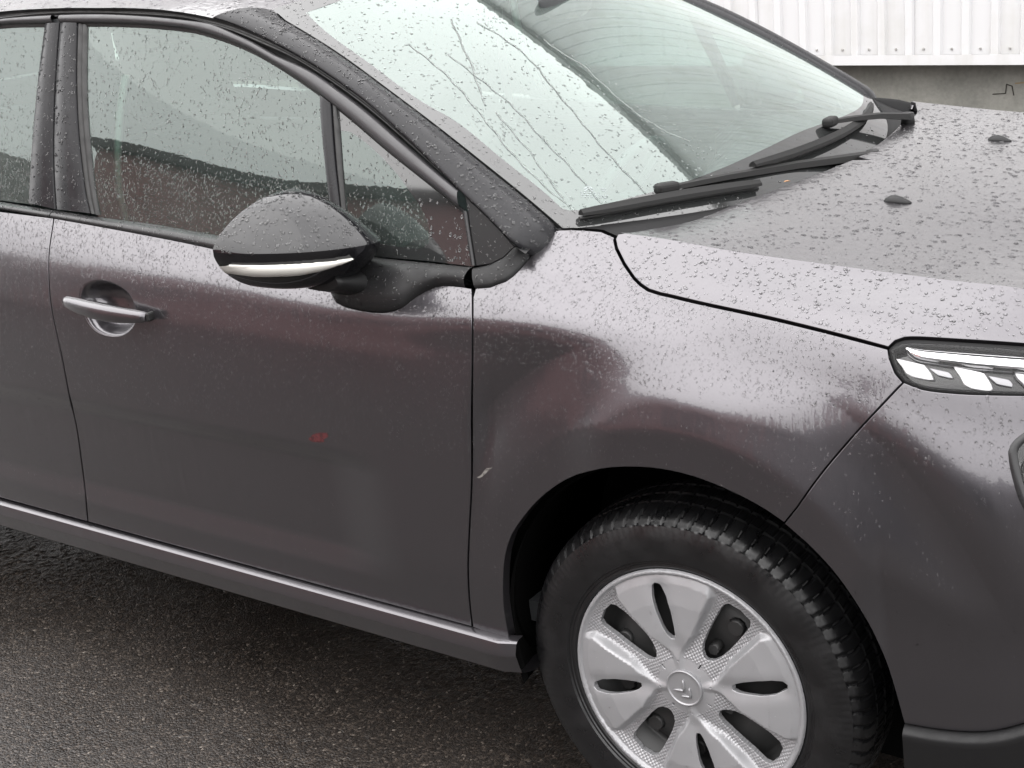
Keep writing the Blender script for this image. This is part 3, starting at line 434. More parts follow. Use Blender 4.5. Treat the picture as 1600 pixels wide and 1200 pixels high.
def panel(fn, out, outline, sb, h=.014, gap=.0029, depth=.020, holes=(), lines=(), flange=True, skin=None, hole_flange=True, inner=None):
    """fill an outline on a surface with a fine skin, with folded edges; returns verts, faces, normals"""
    sc = np.array([1, sb])
    loop = np.asarray(outline, float)*sc
    keep = [0]
    for i in range(1, len(loop)):
        if np.hypot(*(loop[i]-loop[keep[-1]])) > 8e-4: keep.append(i)
    loop = loop[keep]
    if np.hypot(*(loop[0]-loop[-1])) < 8e-4: loop = loop[:-1]
    loop = resample(np.vstack([loop, loop[:1]]), h*.8)[:-1] if len(loop) < 9 else loop
    msk = inner(loop/sc) if inner else np.zeros(len(loop), bool)
    if gap: loop = np.where(msk[:, None], loop, inset(loop, gap))
    hl = [resample(np.vstack([np.asarray(q, float)*sc, np.asarray(q[:1], float)*sc]), h*.7)[:-1] for q in holes]
    lo, hi = loop.min(0), loop.max(0)
    gx, gy = np.meshgrid(np.arange(lo[0]+h/2, hi[0], h), np.arange(lo[1]+h/2, hi[1], h)); G = np.c_[gx.ravel(), gy.ravel()]
    G[:, 0] += ((np.round((G[:, 1]-lo[1])/h).astype(int) % 2)-.5)*h*.5
    ins = pip(G, loop)
    for q in hl: ins &= ~pip(G, q)
    G = G[ins]
    B = np.vstack([loop]+hl+[np.asarray(l, float)*sc for l in lines])
    if len(G):
        dmin = np.full(len(G), 9.)
        for b in B: dmin = np.minimum(dmin, np.hypot(G[:, 0]-b[0], G[:, 1]-b[1]))
        G = G[dmin > h*.45]
    edges = []; o = 0
    for q in [loop]+hl:
        n = len(q); edges += [(o+i, o+(i+1) % n) for i in range(n)]; o += n
    for l in lines:
        n = len(l); edges += [(o+i, o+i+1) for i in range(n-1)]; o += n
    pts = np.vstack([B, G])
    r = delaunay_2d_cdt([Vector(p) for p in pts], edges, [], 0, 1e-6)
    V2 = np.array([tuple(p) for p in r[0]]); T = np.array(r[2])
    cen = V2[T].mean(1); ok = pip(cen, loop)
    for q in hl: ok &= ~pip(cen, q)
    T = T[ok]
    orig = {}
    for i, src in enumerate(r[3]):
        for k in src: orig[k] = i
    A, Bv = V2[:, 0], V2[:, 1]/sb
    P = fn(A, Bv); Nn = nrm_of(fn, A, Bv, out)
    a, b, c = P[T[:, 0]], P[T[:, 1]], P[T[:, 2]]
    fl = (np.cross(b-a, c-a)*Nn[T[:, 0]]).sum(1) < 0; T[fl] = T[fl][:, ::-1]
    if skin: SKIN.setdefault(skin, []).append((P.copy(), Nn.copy(), T.copy()))
    V = [P]; F = [tuple(t) for t in T]; NN = [Nn]; o = len(P); start = 0
    for li, q in enumerate([loop]+hl):
        n = len(q); idx = [orig[start+i] for i in range(n)]; start += n
        if not flange or (li > 0 and not hole_flange): continue
        p = P[idx]; nn = Nn[idx]
        t = np.roll(p, -1, 0)-np.roll(p, 1, 0); t /= np.maximum(np.linalg.norm(t, axis=1, keepdims=True), 1e-9)
        sd = np.cross(t, nn); cenp = P.mean(0)
        area = .5*np.sum(q[:, 0]*np.roll(q[:, 1], -1)-np.roll(q[:, 0], -1)*q[:, 1])
        # outward sideways direction: test by stepping in the outline plane
        e = np.roll(q, -1, 0)-np.roll(q, 1, 0); nout = np.c_[e[:, 1], -e[:, 0]]*(1 if area > 0 else -1)*(1 if li == 0 else -1)
        nout /= np.maximum(np.linalg.norm(nout, axis=1, keepdims=True), 1e-9)
        tst = fn(q[:, 0]+nout[:, 0]*1e-3, (q[:, 1]+nout[:, 1]*1e-3)/sb)-p
        sd *= np.where((sd*tst).sum(1) < 0, -1, 1)[:, None]
        r1 = p+sd*.0011-nn*.0009; r2 = p+sd*.0014-nn*depth
        V += [r1, r2, r1.copy()]; NN += [sd*.8+nn*.6, sd, sd]
        i1, i2, i3 = o, o+n, o+2*n; o += 3*n
        for i in range(n):
            j = (i+1) % n
            if li == 0 and msk[i] and msk[j]: continue
            F.append((idx[i], idx[j], i1+j, i1+i)); F.append((i3+i, i3+j, i2+j, i2+i))
    return np.vstack(V), F, np.vstack(NN)
def panel_obj(name, fn, out, outline, sb, m, parent, extra=(), **kw):
    V, F, Nn = panel(fn, out, outline, sb, **kw)
    for e in extra:
        v2, f2, n2 = e; o = len(V); V = np.vstack([V, v2]); Nn = np.vstack([Nn, n2]); F = F+[tuple(i+o for i in f) for f in f2]
    # make the winding follow the normals
    F2 = []
    for f in F:
        a, b, c = V[f[0]], V[f[1]], V[f[2]]
        F2.append(f if np.dot(np.cross(b-a, c-a), Nn[list(f)].sum(0)) >= 0 else f[::-1])
    return link(name, mesh(name, V, F2, Nn), m, parent)
def strip(name, A, B, prof, m, parent, NA, NB, skin=None, cap=True, tangent=True):
    """loft between two edge curves (same count); prof = list of (s across 0..1, lift along the normal)"""
    A = np.asarray(A); B = np.asarray(B); n = len(A); rows = []; nrms = []
    k = len(prof)
    for s, l in prof:
        nn = NA*(1-s)+NB*s; nn /= np.linalg.norm(nn, axis=1, keepdims=True); rows.append(A*(1-s)+B*s+nn*l)
    rows = np.array(rows)
    F = []
    for i in range(k-1):
        for j in range(n-1): F.append((i*n+j, i*n+j+1, (i+1)*n+j+1, (i+1)*n+j))
    V = rows.reshape(-1, 3)
    a, b, c = V[F[0][0]], V[F[0][1]], V[F[0][2]]
    mid = F[(k//2-(k % 2 == 0))*(n-1)] if k > 2 else F[0]
    if np.dot(np.cross(V[mid[1]]-V[mid[0]], V[mid[2]]-V[mid[0]]), NA[0]) < 0: F = [f[::-1] for f in F]
    me = mesh(name, V, F)
    o = link(name, me, m, parent)
    if skin:
        T = np.array([t for f in F for t in ((f[0], f[1], f[2]), (f[0], f[2], f[3]))])
        nn = np.zeros_like(V); fn_ = np.cross(V[T[:, 1]]-V[T[:, 0]], V[T[:, 2]]-V[T[:, 0]])
        for q in range(3): np.add.at(nn, T[:, q], fn_)
        nn /= np.maximum(np.linalg.norm(nn, axis=1, keepdims=True), 1e-12)
        SKIN.setdefault(skin, []).append((V, nn, T))
    return o
def on(fn, e, out, d=0):
    e = np.asarray(e, float); P = fn(e[:, 0], e[:, 1]); n = nrm_of(fn, e[:, 0], e[:, 1], out); return P+n*d, n
# ------------------------------------------------------------------ ground
def asphalt_material():
    m = mat('wet_asphalt', (.03, .028, .027), .4); k = NT(m); v = k.obj()
    k.b.inputs['Specular IOR Level'].default_value = .45
    big = k.noise(v, 1.3, 5, .6); ag = k.voro(v, 215); ag2 = k.voro(v, 420); gr = k.noise(v, 260, 3)
    col = k.n('ShaderNodeMix', data_type='RGBA')
    stone = k.ramp(ag.outputs['Color'], [(0, (.006, .0052, .0048)), (.45, (.014, .0115, .010)), (.72, (.034, .027, .022)), (.86, (.075, .060, .049)), (1, (.24, .21, .18))])
    base = k.ramp(big.outputs['Fac'], [(.3, (.010, .009, .0085)), (.7, (.028, .022, .018))])
    col.inputs['Factor'].default_value = .62; k.l(base, col.inputs['A']); k.l(stone, col.inputs['B']); k.l(col.outputs['Result'], k.b.inputs['Base Color'])
    k.l(k.range(big.outputs['Fac'], .35, .65, .26, .55), k.b.inputs['Roughness'])
    h = k.math('ADD', k.math('MULTIPLY', ag.outputs['Distance'], -1.0), k.math('MULTIPLY', ag2.outputs['Distance'], -.4))
    h = k.math('ADD', h, k.math('MULTIPLY', gr.outputs['Fac'], .25))
    k.l(k.bump(h, .38, .005), k.b.inputs['Normal'])
    return m
def ground():
    # one sheet to the horizon, finely uneven where it is seen close
    m = asphalt_material()
    x0, x1, y0, y1, h = -2.6, .35, -1.45, -.25, .0062
    xs = np.arange(x0, x1+1e-6, h); ys = np.arange(y0, y1+1e-6, h)
    X, Y = np.meshgrid(xs, ys, indexing='ij')
    jx = RNG.uniform(-.45, .45, X.shape)*h; jy = RNG.uniform(-.45, .45, X.shape)*h
    Z = np.abs(RNG.normal(0, .0005, X.shape))+RNG.choice([0, .0010], X.shape, p=[.85, .15])
    ed = (X < x0+h/2)|(X > x1-h*1.5)|(Y < y0+h/2)|(Y > y1-h*1.5)
    Z[ed] = 0; jx[ed] = 0; jy[ed] = 0
    nx, ny = X.shape
    V = np.c_[(X+jx).ravel(), (Y+jy).ravel(), Z.ravel()]
    I = np.arange(nx*ny).reshape(nx, ny)
    F = np.c_[I[:-1, :-1].ravel(), I[1:, :-1].ravel(), I[1:, 1:].ravel(), I[:-1, 1:].ravel()]
    o = len(V); B = 70
    ring = [I[0, 0], I[-1, 0], I[-1, -1], I[0, -1]]
    V = np.vstack([V, [(-B, -B, 0), (B, -B, 0), (B, B, 0), (-B, B, 0)]])
    me = bpy.data.meshes.new('asphalt_ground')
    sides = [list(I[:, 0]), list(I[-1, :]), list(I[::-1, -1]), list(I[0, ::-1])]
    faces = [tuple(map(int, f)) for f in F]
    for i, sd in enumerate(sides):
        faces.append(tuple([o+i]+[o+(i+1) % 4]+[int(q) for q in sd[::-1]]))
    me.from_pydata([tuple(map(float, v)) for v in V], [], faces)
    me.polygons.foreach_set('use_smooth', [True]*len(F)+[False]*4)
    link('asphalt_ground', me, m, kind='structure')
ground()

# ------------------------------------------------------------------ the white clad warehouse behind the car
def warehouse():
    t = thing('warehouse', 'white corrugated metal clad warehouse on a grey concrete plinth behind the car', 'building', (0, 5, 0))
    white = mat('white_coated_steel', (.58, .58, .58), .42); k = NT(white); v = k.obj()
    d = k.noise(v, 3, 6, .65); mp = k.n('ShaderNodeMapping'); mp.inputs['Scale'].default_value = (9, 1, .5); k.l(v, mp.inputs['Vector']); st = k.noise(mp.outputs[0], 1, 4)
    dd = k.math('MULTIPLY', d.outputs['Fac'], st.outputs['Fac'])
    k.l(k.ramp(dd, [(.10, (.47, .465, .45)), (.26, (.54, .54, .545))]), k.b.inputs['Base Color'])
    conc = mat('stained_concrete', (.24, .24, .22), .85); k = NT(conc); v = k.obj()
    n1 = k.noise(v, 2.2, 6, .6); n2 = k.noise(v, 40, 5, .6)
    f = k.math('ADD', k.math('MULTIPLY', n1.outputs['Fac'], .7), k.math('MULTIPLY', n2.outputs['Fac'], .3))
    k.l(k.ramp(f, [(.3, (.135, .135, .12)), (.52, (.225, .222, .20)), (.7, (.30, .295, .265))]), k.b.inputs['Base Color'])
    k.l(k.bump(n2.outputs['Fac'], .5, .006), k.b.inputs['Normal'])
    zinc = mat('zinc_screw', (.5, .5, .48), .4, .8); dark = mat('dark_crack', (.03, .027, .022), .9)
    P = .157; Z0, Z1 = .585, 6.55; per = 6
    # profile of one pitch: wide pan, narrow raised rib
    prof = [(0, 0), (.098, 0), (.108, .018), (.146, .018), (.157, 0)]
    def sheet_mesh():
        pts = []
        for i in range(per):
            for (x, d) in prof[:-1]: pts.append((x+i*P, d))
        pts.append((per*P, 0)); n = len(pts)
        zs = [Z0, Z0+.03, 2.0, 4.0, Z1]
        V = []; F = []
        for q in range(2):
            for z in zs:
                for (x, d) in pts: V.append((x, -d+(.0015 if q else 0), z))
        b = len(zs)*n
        for i in range(len(zs)-1):
            for j in range(n-1):
                F.append((i*n+j, i*n+j+1, (i+1)*n+j+1, (i+1)*n+j)); F.append((b+i*n+j, b+(i+1)*n+j, b+(i+1)*n+j+1, b+i*n+j+1))
        for j in range(n-1):
            F.append((j, b+j, b+j+1, j+1))
        me = bpy.data.meshes.new('cladding_sheet'); me.from_pydata(V, [], F); me.update(); return me
    sm = sheet_mesh()
    scr = MB(); scr.tube([(0, 0, 0), (0, -.006, 0)], [.0075, .006], 8, up=(0, 0, 1)); sob = None
    x = -12.0-.058
    W = per*P
    i = 0
    while x < 7:
        o = link('cladding_sheet', sm, white, t); o.location = (x, RNG.uniform(-.001, .001), 0)
        if -3.4 < x < -.2:
            for q in range(per):
                if sob is None: sob = scr.build('screw', zinc, o); s2 = sob
                else: s2 = sob.copy(); COL.objects.link(s2); s2.parent = o
                s2.location = (q*P+.049, -.001, Z0+.03)
        x += W+.0012; i += 1
    L = 20; xc = -2.5
    b = MB(); prof2 = [(-.034, .588), (-.034, .532), (.02, .526), (.14, .526), (.14, .530), (.022, .530), (-.030, .536), (-.030, .588)]
    b.loft([[(xx, y, z) for (y, z) in prof2] for xx in (xc-L/2, xc+L/2)], smooth=False); b.build('base_flashing', white, t)
    b = MB(); b.box((xc, .36, .2745), (L, .32, .549)); bevel(b.build('concrete_plinth', conc, t), .006)
    b = MB(); b.box((xc, 1.6, 6.62), (L, 3.4, .10)); b.build('roof_edge', white, t)
    b = MB(); b.loft([[(xx, y, z) for (y, z) in [(-.16, 6.57), (-.16, 6.69), (-.15, 6.69), (-.15, 6.585), (-.04, 6.585), (-.04, 6.57)]] for xx in (xc-L/2, xc+L/2)], smooth=False)
    b.build('gutter', mat('grey_gutter', (.20, .205, .20), .5), t)
    moss = MB()
    for q in range(260):
        xx = RNG.uniform(-9, 5); s = RNG.uniform(.015, .05)
        moss.box((xx, -.11+RNG.uniform(-.02, .03), 6.69+s*.3), (s*2.2, s, s), Matrix.Rotation(RNG.uniform(0, 3), 3, 'Z') @ Matrix.Rotation(RNG.uniform(0, .8), 3, 'X'))
    moss.build('moss_clumps', mat('dark_moss', (.03, .035, .02), .9), t, kind='stuff')
    b = MB(); b.box((xc, .24, 3.5), (L, .18, 5.9)); b.build('inner_wall', conc, t)
    c = MB()      # a broken corner and a rust run in the plinth
    for (p, q) in [((-1.31, .34), (-1.24, .345)), ((-1.24, .345), (-1.235, .395)), ((-1.235, .395), (-1.205, .385)), ((-1.205, .385), (-1.195, .335))]:
        d = Vector((q[0]-p[0], 0, q[1]-p[1])); c.box(((p[0]+q[0])/2, .1985, (p[1]+q[1])/2), (d.length+.002, .006, .005), Matrix.Rotation(-math.atan2(d.z, d.x), 3, 'Y'))
    c.build('crack', dark, t)
    c = MB(); c.box((-1.11, .1985, .408), (.16, .004, .007), Matrix.Rotation(-.10, 3, 'Y')); c.build('rust_run', mat('rust_stain', (.26, .20, .12), .9), t)
    for o in t.children:
        pass
warehouse()

# ------------------------------------------------------------------ buildings across the yard, behind the photographer (seen only as reflections)
def yard_buildings():
    brick = mat('red_brown_brick', (.2, .09, .075), .9); k = NT(brick); v = k.obj()
    mp = k.n('ShaderNodeMapping'); mp.inputs['Rotation'].default_value = (R(90), 0, 0); k.l(v, mp.inputs['Vector'])
    br = k.n('ShaderNodeTexBrick', Scale=4.0); br.inputs['Color1'].default_value = (.44, .21, .21, 1); br.inputs['Color2'].default_value = (.36, .17, .17, 1); br.inputs['Mortar'].default_value = (.2, .17, .15, 1)
    k.l(mp.outputs[0], br.inputs['Vector']); k.l(br.outputs[0], k.b.inputs['Base Color'])
    pale = mat('pale_grey_render', (.42, .42, .41), .8); dk = mat('dark_window', (.02, .022, .025), .1)
    t = thing('brick_building', 'long low red brown brick building across the yard behind the photographer', 'building', (-6.4, -8, 0))
    b = MB(); b.box((0, -3, 2.08), (9.2, 6, 4.16)); b.build('wall', brick, t)
    b = MB(); b.box((0, -2.95, 4.24), (9.5, 6.2, .16)); b.build('parapet', mat('dark_coping', (.06, .055, .055), .7), t)
    for x in (-3.2, 0.0, 3.1):
        b = MB(); b.box((x, .005, 1.75), (1.5, .06, 1.1)); o = b.build('window', dk, t)
    t3 = thing('low_shed', 'low dark grey shed with a shallow gable right of the brick building', 'building', (2.4, -8.2, 0))
    b = MB(); b.loft([[(x, y, z) for x, z in ((-3.9, 0), (-3.9, 2.55), (-1.0, 3.0), (.6, 3.0), (3.9, 2.4), (3.9, 0))] for y in (-5, 0)], smooth=False); b.build('wall', mat('dark_grey_render', (.15, .145, .15), .8), t3)
    b = MB(); b.box((-.4, .02, 1.1), (2.6, .05, 2.1)); b.build('shed_door', dk, t3)
    t2 = thing('grey_building', 'pale grey rendered building with a striped roller door left of the brick building', 'building', (-17, -7, 0))
    b = MB(); b.box((0, -4, 1.8), (11, 8, 3.6)); b.build('wall', pale, t2)
    for q in range(7):
        b = MB(); b.box((1.5, .04, .5+q*.38), (6, .06, .26)); b.build('door_slat', mat('door_slat', (.5, .5, .5), .5) if q % 2 else mat('door_slat_dark', (.16, .16, .17), .5), t2)
yard_buildings()

# ------------------------------------------------------------------ the car
CAR = thing('parked_car', 'rain wet metallic grey hatchback with black window pillars and silver wheel covers', 'car')
RIGHT = []                                            # right-hand parts that are mirrored to the left side
def rp(o): RIGHT.append(o); return o
def ext(e, pre=(), post=()): return list(pre)+list(e)+list(post)
def lin(a, b, n): return [tuple(np.array(a)*(1-t)+np.array(b)*t) for t in np.linspace(0, 1, n)]
def vz(x, z):
    vs = np.linspace(0, 9, 361); P = side(np.full(361, x), vs); return float(np.interp(z, P[:, 2], vs))
SB = .085
arch = E['arch']; ia = int(np.argmin([np.hypot(a[0]-E['fender_bumper'][-1][0], (a[1]-E['fender_bumper'][-1][1])*SB) for a in arch]))

def body_panels():
    # front door, with a hole for the handle cup
    door = E['door_front']+lin(E['door_front'][-1], E['door_split'][-1], 40)[1:-1]+E['door_split'][::-1]+E['door_top'][1:]+E['mirror_foot'][1:-1]
    d = rp(panel_obj('front_door', side, OUT['side'], door, SB, PAINT, CAR, h=.0105, holes=[E['handle_cup']], skin='door', depth=.014))
    d['label'] = 'front door with a red mark below the mirror'
    # rear door
    rd = E['door_split']+lin(E['door_split'][-1], (-2.08, 1.34), 20)[1:]+[(-2.10, 2.2), (-2.13, 3.0), (-2.19, 4.0), (-2.25, 5.2), (-2.28, 6.5), (-2.28, 8.85)]+lin((-2.28, 8.85), E['door_split'][0], 20)[1:-1]
    r = rp(panel_obj('rear_door', side, OUT['side'], rd, SB, PAINT, CAR, h=.014, skin='door'))
    # wing
    fen = E['fender_top']+E['fender_cowl'][1:]+E['bonnet_side'][1:]+E['lamp_back'][1:]+E['fender_bumper'][1:-1]+arch[:ia+1][::-1]+lin(arch[0], E['door_front'][-1], 8)[1:-1]+E['door_front'][::-1][:-1]
    rp(panel_obj('front_wing', side, OUT['side'], fen, SB, PAINT, CAR, h=.0064, skin='wing', gap=.0028))
    # bumper
    fog = E['fog']+[(.60, 5.0), (.67, 5.4), (.69, 6.3), (.66, 6.9), (.60, 7.05)]
    bmp = E['lamp_bottom']+[(.62, 7.75), (.70, 7.7), (.77, 7.6), (.815, 7.5)]+lin((.815, 7.5), (.815, 1.8), 18)[1:]+[(.76, 1.85), (.66, 1.9)]+E['bumper_low'][::-1]+arch[ia:][::-1][1:]+E['fender_bumper'][::-1][1:-1]
    rp(panel_obj('front_bumper', side, OUT['side'], bmp, SB, PAINT, CAR, h=.0068, holes=[fog], skin='bumper', gap=.0014))
    # rear quarter
    acx = ARC[0]-2.54
    ra = [(acx+.362*math.cos(a), ARC[1]+.362*math.sin(a)) for a in np.linspace(R(-8), R(188), 50)]
    ra = [(x, vz(x, z)) for x, z in ra]
    rq = [(-2.28, 8.85), (-2.28, 6.5), (-2.25, 5.2), (-2.19, 4.0), (-2.13, 3.0), (-2.10, 2.2), (-2.08, 1.34)]+ra+[(-3.2, 1.3)]+lin((-3.2, 1.3), (-3.2, 9), 16)[1:]+[(-2.8, 9), (-2.5, 8.95)]
    rp(panel_obj('rear_quarter', side, OUT['side'], rq, SB, PAINT, CAR, h=.022))
    # the dark steel behind the shut lines
    def hole(cx): return [(cx+.368*math.cos(a), max(.23, ARC[1]+.368*math.sin(a))) for a in np.linspace(0, 2*math.pi, 40, endpoint=False)]
    hs = [[(x, vz(x, z)) for x, z in hole(c)] for c in (ARC[0], acx)]
    o = panel_obj('inner_shell', off(side, -.05, OUT['side']), OUT['side'], [(-3.1, .3), (.6, .3), (.6, 7.0), (.3, 7.6), (-.1, 8.6), (-.3, 8.4), (-3.1, 8.6)], SB, VOID, CAR, h=.05, gap=0, flange=False, holes=hs)
    rp(o)
body_panels()

def bonnet_panel():
    onedge = lambda L: (L[:, 1] > 8.9999)&(L[:, 0] > -.15)
    sd = [(-.1570, 9.0)]+E['bonnet_side'][1:]+E['lamp_top'][1:]+[(.62, 8.45), (.70, 8.45), (.77, 8.4), (.812, 8.3), (.812, 9.0)]
    sd += lin((.812, 9.0), (-.1570, 9.0), 70)[1:-1]
    a = panel(side, np.array([.05, -.5, 1.]), sd, SB, h=.0125, skin='bonnet_side', inner=onedge, gap=.0032)
    tp = lin((-.1570, 9.0), (.812, 9.0), 70)+lin((.812, 9.0), (.812, 12), 12)[1:]+lin((.812, 12), (-.0243, 12), 22)[1:-1]+[(-.0243, 11.9266)]+E['bonnet_rear'][::-1][1:-1]
    inn = lambda L: ((L[:, 1] < 9.0001)&(L[:, 0] > -.15))|(L[:, 1] > 11.999)
    tp = [p for i, p in enumerate(tp) if i == 0 or np.hypot(p[0]-tp[i-1][0], (p[1]-tp[i-1][1])*.2) > 1e-3]
    b = panel(bonnet, OUT['bonnet'], tp, .2, h=.02, skin='bonnet', inner=inn)
    V, F, Nn = a
    for (v2, f2, n2) in (b,):
        o = len(V); V = np.vstack([V, v2]); Nn = np.vstack([Nn, n2]); F = F+[tuple(i+o for i in f) for f in f2]
    m = np.array([1, -1, 1]); o = len(V)
    V = np.vstack([V, V*m]); Nn = np.vstack([Nn, Nn*m]); F = F+[tuple(i+o for i in f)[::-1] for f in F]
    for q in list(SKIN['bonnet']): SKIN['bonnet'].append((q[0]*m, q[1]*m, q[2][:, ::-1]))
    F2 = []
    for f in F:
        a_, b_, c_ = V[f[0]], V[f[1]], V[f[2]]
        F2.append(f if np.dot(np.cross(b_-a_, c_-a_), Nn[list(f)].sum(0)) >= 0 else f[::-1])
    hood = link('bonnet', mesh('bonnet', V, F2, Nn), PAINT, CAR)
    # dark tray under it
    uo = off(bonnet, -.035, OUT['bonnet'])
    V, F, Nn = panel(uo, OUT['bonnet'], [(-.10, 9.0), (.8, 9.0), (.8, 12), (.0, 12), (-.03, 10.6)], .2, h=.08, gap=0, flange=False)
    o = len(V); V = np.vstack([V, V*m]); F = F+[tuple(i+o for i in f)[::-1] for f in F]
    link('engine_tray', mesh('engine_tray', V, F), VOID, CAR)
    # washer nozzles
    for s in (-1, 1):
        b = MB(); c = Vector((.171, s*.292, 1.0)); zz = float(bonnet(np.array([.171]), np.array([10.55]))[0, 2]); c.z = zz
        rings = []
        for (dx, w, h) in [(-.021, .004, .002), (-.018, .010, .007), (-.010, .0135, .0115), (.0, .014, .012), (.010, .012, .0095), (.020, .008, .005), (.027, .003, .0015)]:
            rings.append([c+Vector((dx-.003, w*math.cos(a), max(-.002, h*math.sin(a)))) for a in np.linspace(0, 2*math.pi, 14, endpoint=False)])
        b.loft(rings); b.build('washer_nozzle', PLASTIC, hood)
    # a fallen leaf scrap in the gutter of the bonnet
    return hood
HOOD = bonnet_panel()

def nose_and_tail():
    vs = np.linspace(.6, 8.97, 16); P = side(np.full(16, .813), vs); b = MB()
    rings = [[(p[0]+.02*(1-(q*q)), p[1]*-q, p[2]) for p in P] for q in np.linspace(-1, 1, 13)]
    b.loft(rings, caps=False, closed=False); b.build('grille', PLASTIC, CAR)
    vs = np.linspace(.6, 9, 14); P = side(np.full(14, -3.2), vs); b = MB()
    P = list(P)+[(-3.1, -.6, 1.15), (-2.95, -.56, 1.33)]
    rings = [[(p[0]-.06*(1-(q*q)), p[1]*-q, p[2]) for p in P] for q in np.linspace(-1, 1, 13)]
    b.loft(rings, caps=False, closed=False); b.build('tailgate', PAINT, CAR)
nose_and_tail()

# ---- greenhouse
frame_out = ext(E['frame_out'], [(-2.34, 1.06), (-2.335, 1.14), (-2.30, 1.23), (-2.22, 1.30), (-2.10, 1.345), (-1.97, 1.370)])
frame_in = ext(E['frame_in'], [(-2.315, 1.06), (-2.31, 1.13), (-2.28, 1.21), (-2.20, 1.283), (-2.09, 1.330), (-1.96, 1.357)])
chan_out = ext(E['chan_out'], [(-2.95, 1.20), (-2.7, 1.30), (-2.4, 1.36), (-2.1, 1.390)])
belt_top = ext(E['belt_top'], [(-2.34, 1.062), (-2.0, 1.040)])
belt_bot = ext(E['belt_bot'], [(-2.28, 8.9), (-2.0, 9.0)])
G_OUT = OUT['glass']
def cut(e, x0, x1):
    e = np.asarray(e, float); xs = e[:, 0]; o = np.argsort(xs)
    mid = e[(xs > x0)&(xs < x1)]
    iv = lambda x: (x, float(np.interp(x, xs[o], e[o, 1])))
    return [iv(x0)]+[tuple(p) for p in mid]+[iv(x1)]
def gstrip(name, ea, eb, n, prof, m, parent, skin=None):
    A, NA = on(glassy, resample_n(ea, n), G_OUT); B, NB = on(glassy, resample_n(eb, n), G_OUT)
    return strip(name, A, B, prof, m, parent, NA, NB, skin=skin)
FD = [o for o in CAR.children if o.name == 'front_door'][0]; RD = [o for o in CAR.children if o.name == 'rear_door'][0]
FRP = [(0, -.010), (0, .002), (.10, .0062), (.35, .0088), (.65, .0085), (.9, .0055), (1, .001), (1, -.012)]
def greenhouse():
    tri = E['tri_front']
    rp(gstrip('roof_channel', chan_out, frame_out+tri, 110, [(0, .003), (.06, -.002), (.12, -.008), (.34, -.009), (.40, -.003), (.56, -.003), (.62, -.011), (1, -.013)], RUBBER, CAR))
    xs = -1.4945
    rp(gstrip('window_frame', cut(frame_out, xs+.0012, E['frame_out'][-1][0]), cut(frame_in, xs+.0012, E['frame_in'][-1][0]), 70, FRP, FRAME, FD))
    fr, fi = frame_out[:], frame_in[:]
    A = [p for p in fr if p[0] < xs-.001]; B = [p for p in fi if p[0] < xs-.001]
    rp(gstrip('window_frame', A, B, 60, FRP, FRAME, RD))
    # seals inside the frames
    fi2 = [(x, z-.0055) for x, z in E['frame_in']]
    rp(gstrip('window_seal', cut(E['frame_in'], -1.43, E['frame_in'][-1][0]), cut(fi2, -1.43, fi2[-1][0]), 60, [(0, -.003), (1, -.006)], RUBBER, FD))
    rp(gstrip('window_seal', cut(frame_in, -1.96, -1.545), [(x, z-.006) for x, z in cut(frame_in, -1.96, -1.545)], 30, [(0, -.003), (1, -.006)], RUBBER, RD))
    # B posts
    BP = [(0.0, -.012), (.0, .002), (.03, .0035), (.5, .005), (.97, .0035), (1.0, .002), (1.0, -.012)]
    sp = E['bpost_split']
    rp(gstrip('door_post', [(x+.0022, z) for x, z in sp], E['bpost_f_front'], 24, BP, PILLAR, FD, skin='post'))
    rp(gstrip('door_post', E['bpost_r_rear'], [(x-.0022, z) for x, z in sp], 24, BP, PILLAR, RD, skin='post'))
    rp(gstrip('post_seal', E['bpost_f_front'], [(x+.004, z) for x, z in E['glass_rear']], 24, [(0, -.002), (.2, .001), (.4, -.001), (.5, -.005), (.6, -.0015), (.85, -.0015), (1, -.008)], RUBBER, FD))
    # divider bar
    rp(gstrip('window_bar', E['qbar_rear'], E['qbar_mid'], 20, [(0, -.010), (.0, .0), (.1, .002), (.9, .002), (1, -.001), (1, -.006)], PILLAR, FD))
    rp(gstrip('bar_seal', E['qbar_mid'], E['qbar_front'], 20, [(0, -.005), (.25, -.004), (.4, .001), (.75, .001), (1, -.008)], RUBBER, FD))
    # panes
    gs = off(glassy, -.007, G_OUT)
    top = cut(E['frame_in'], E['glass_rear'][0][0], E['qbar_rear'][0][0])
    pane = E['glass_bot']+E['qbar_rear'][::-1][1:]+top[::-1][1:-1]+E['glass_rear']
    rp(panel_obj('window_pane', gs, G_OUT, pane, 1.0, SIDE_GLASS, FD, h=.02, gap=-.003, flange=False, skin='side_glass'))
    rpn = [p for p in frame_in if p[0] < E['bpost_r_rear'][0][0]]+E['bpost_r_rear']+[(-1.75, 1.03), (-2.0, 1.045), (-2.31, 1.065)]
    rp(panel_obj('window_pane', gs, G_OUT, rpn, 1.0, SIDE_GLASS, RD, h=.03, gap=-.003, flange=False, skin='side_glass'))
    # front quarter pane with its black printed border
    qtop = [p for p in E['frame_in'] if p[0] > E['qbar_front'][0][0]]
    q = E['qbar_front']+E['qglass_bot'][1:]+E['qglass_front'][::-1][1:]+qtop[::-1][1:]
    qf = off(glassy, -.0055, G_OUT)
    rp(panel_obj('quarter_pane', qf, G_OUT, E['qclear'], 1.0, SIDE_GLASS, FD, h=.02, gap=0, flange=False, skin='side_glass'))
    rp(panel_obj('quarter_pane_border', qf, G_OUT, q, 1.0, FRIT, FD, h=.02, gap=-.002, flange=False, holes=[E['qclear']], skin='post'))
    rp(gstrip('quarter_seal', E['qglass_front'], E['tri_rear'][1:], 10, [(0, -.006), (.1, -.001), (.9, -.001), (1, -.012)], TRIM, FD))
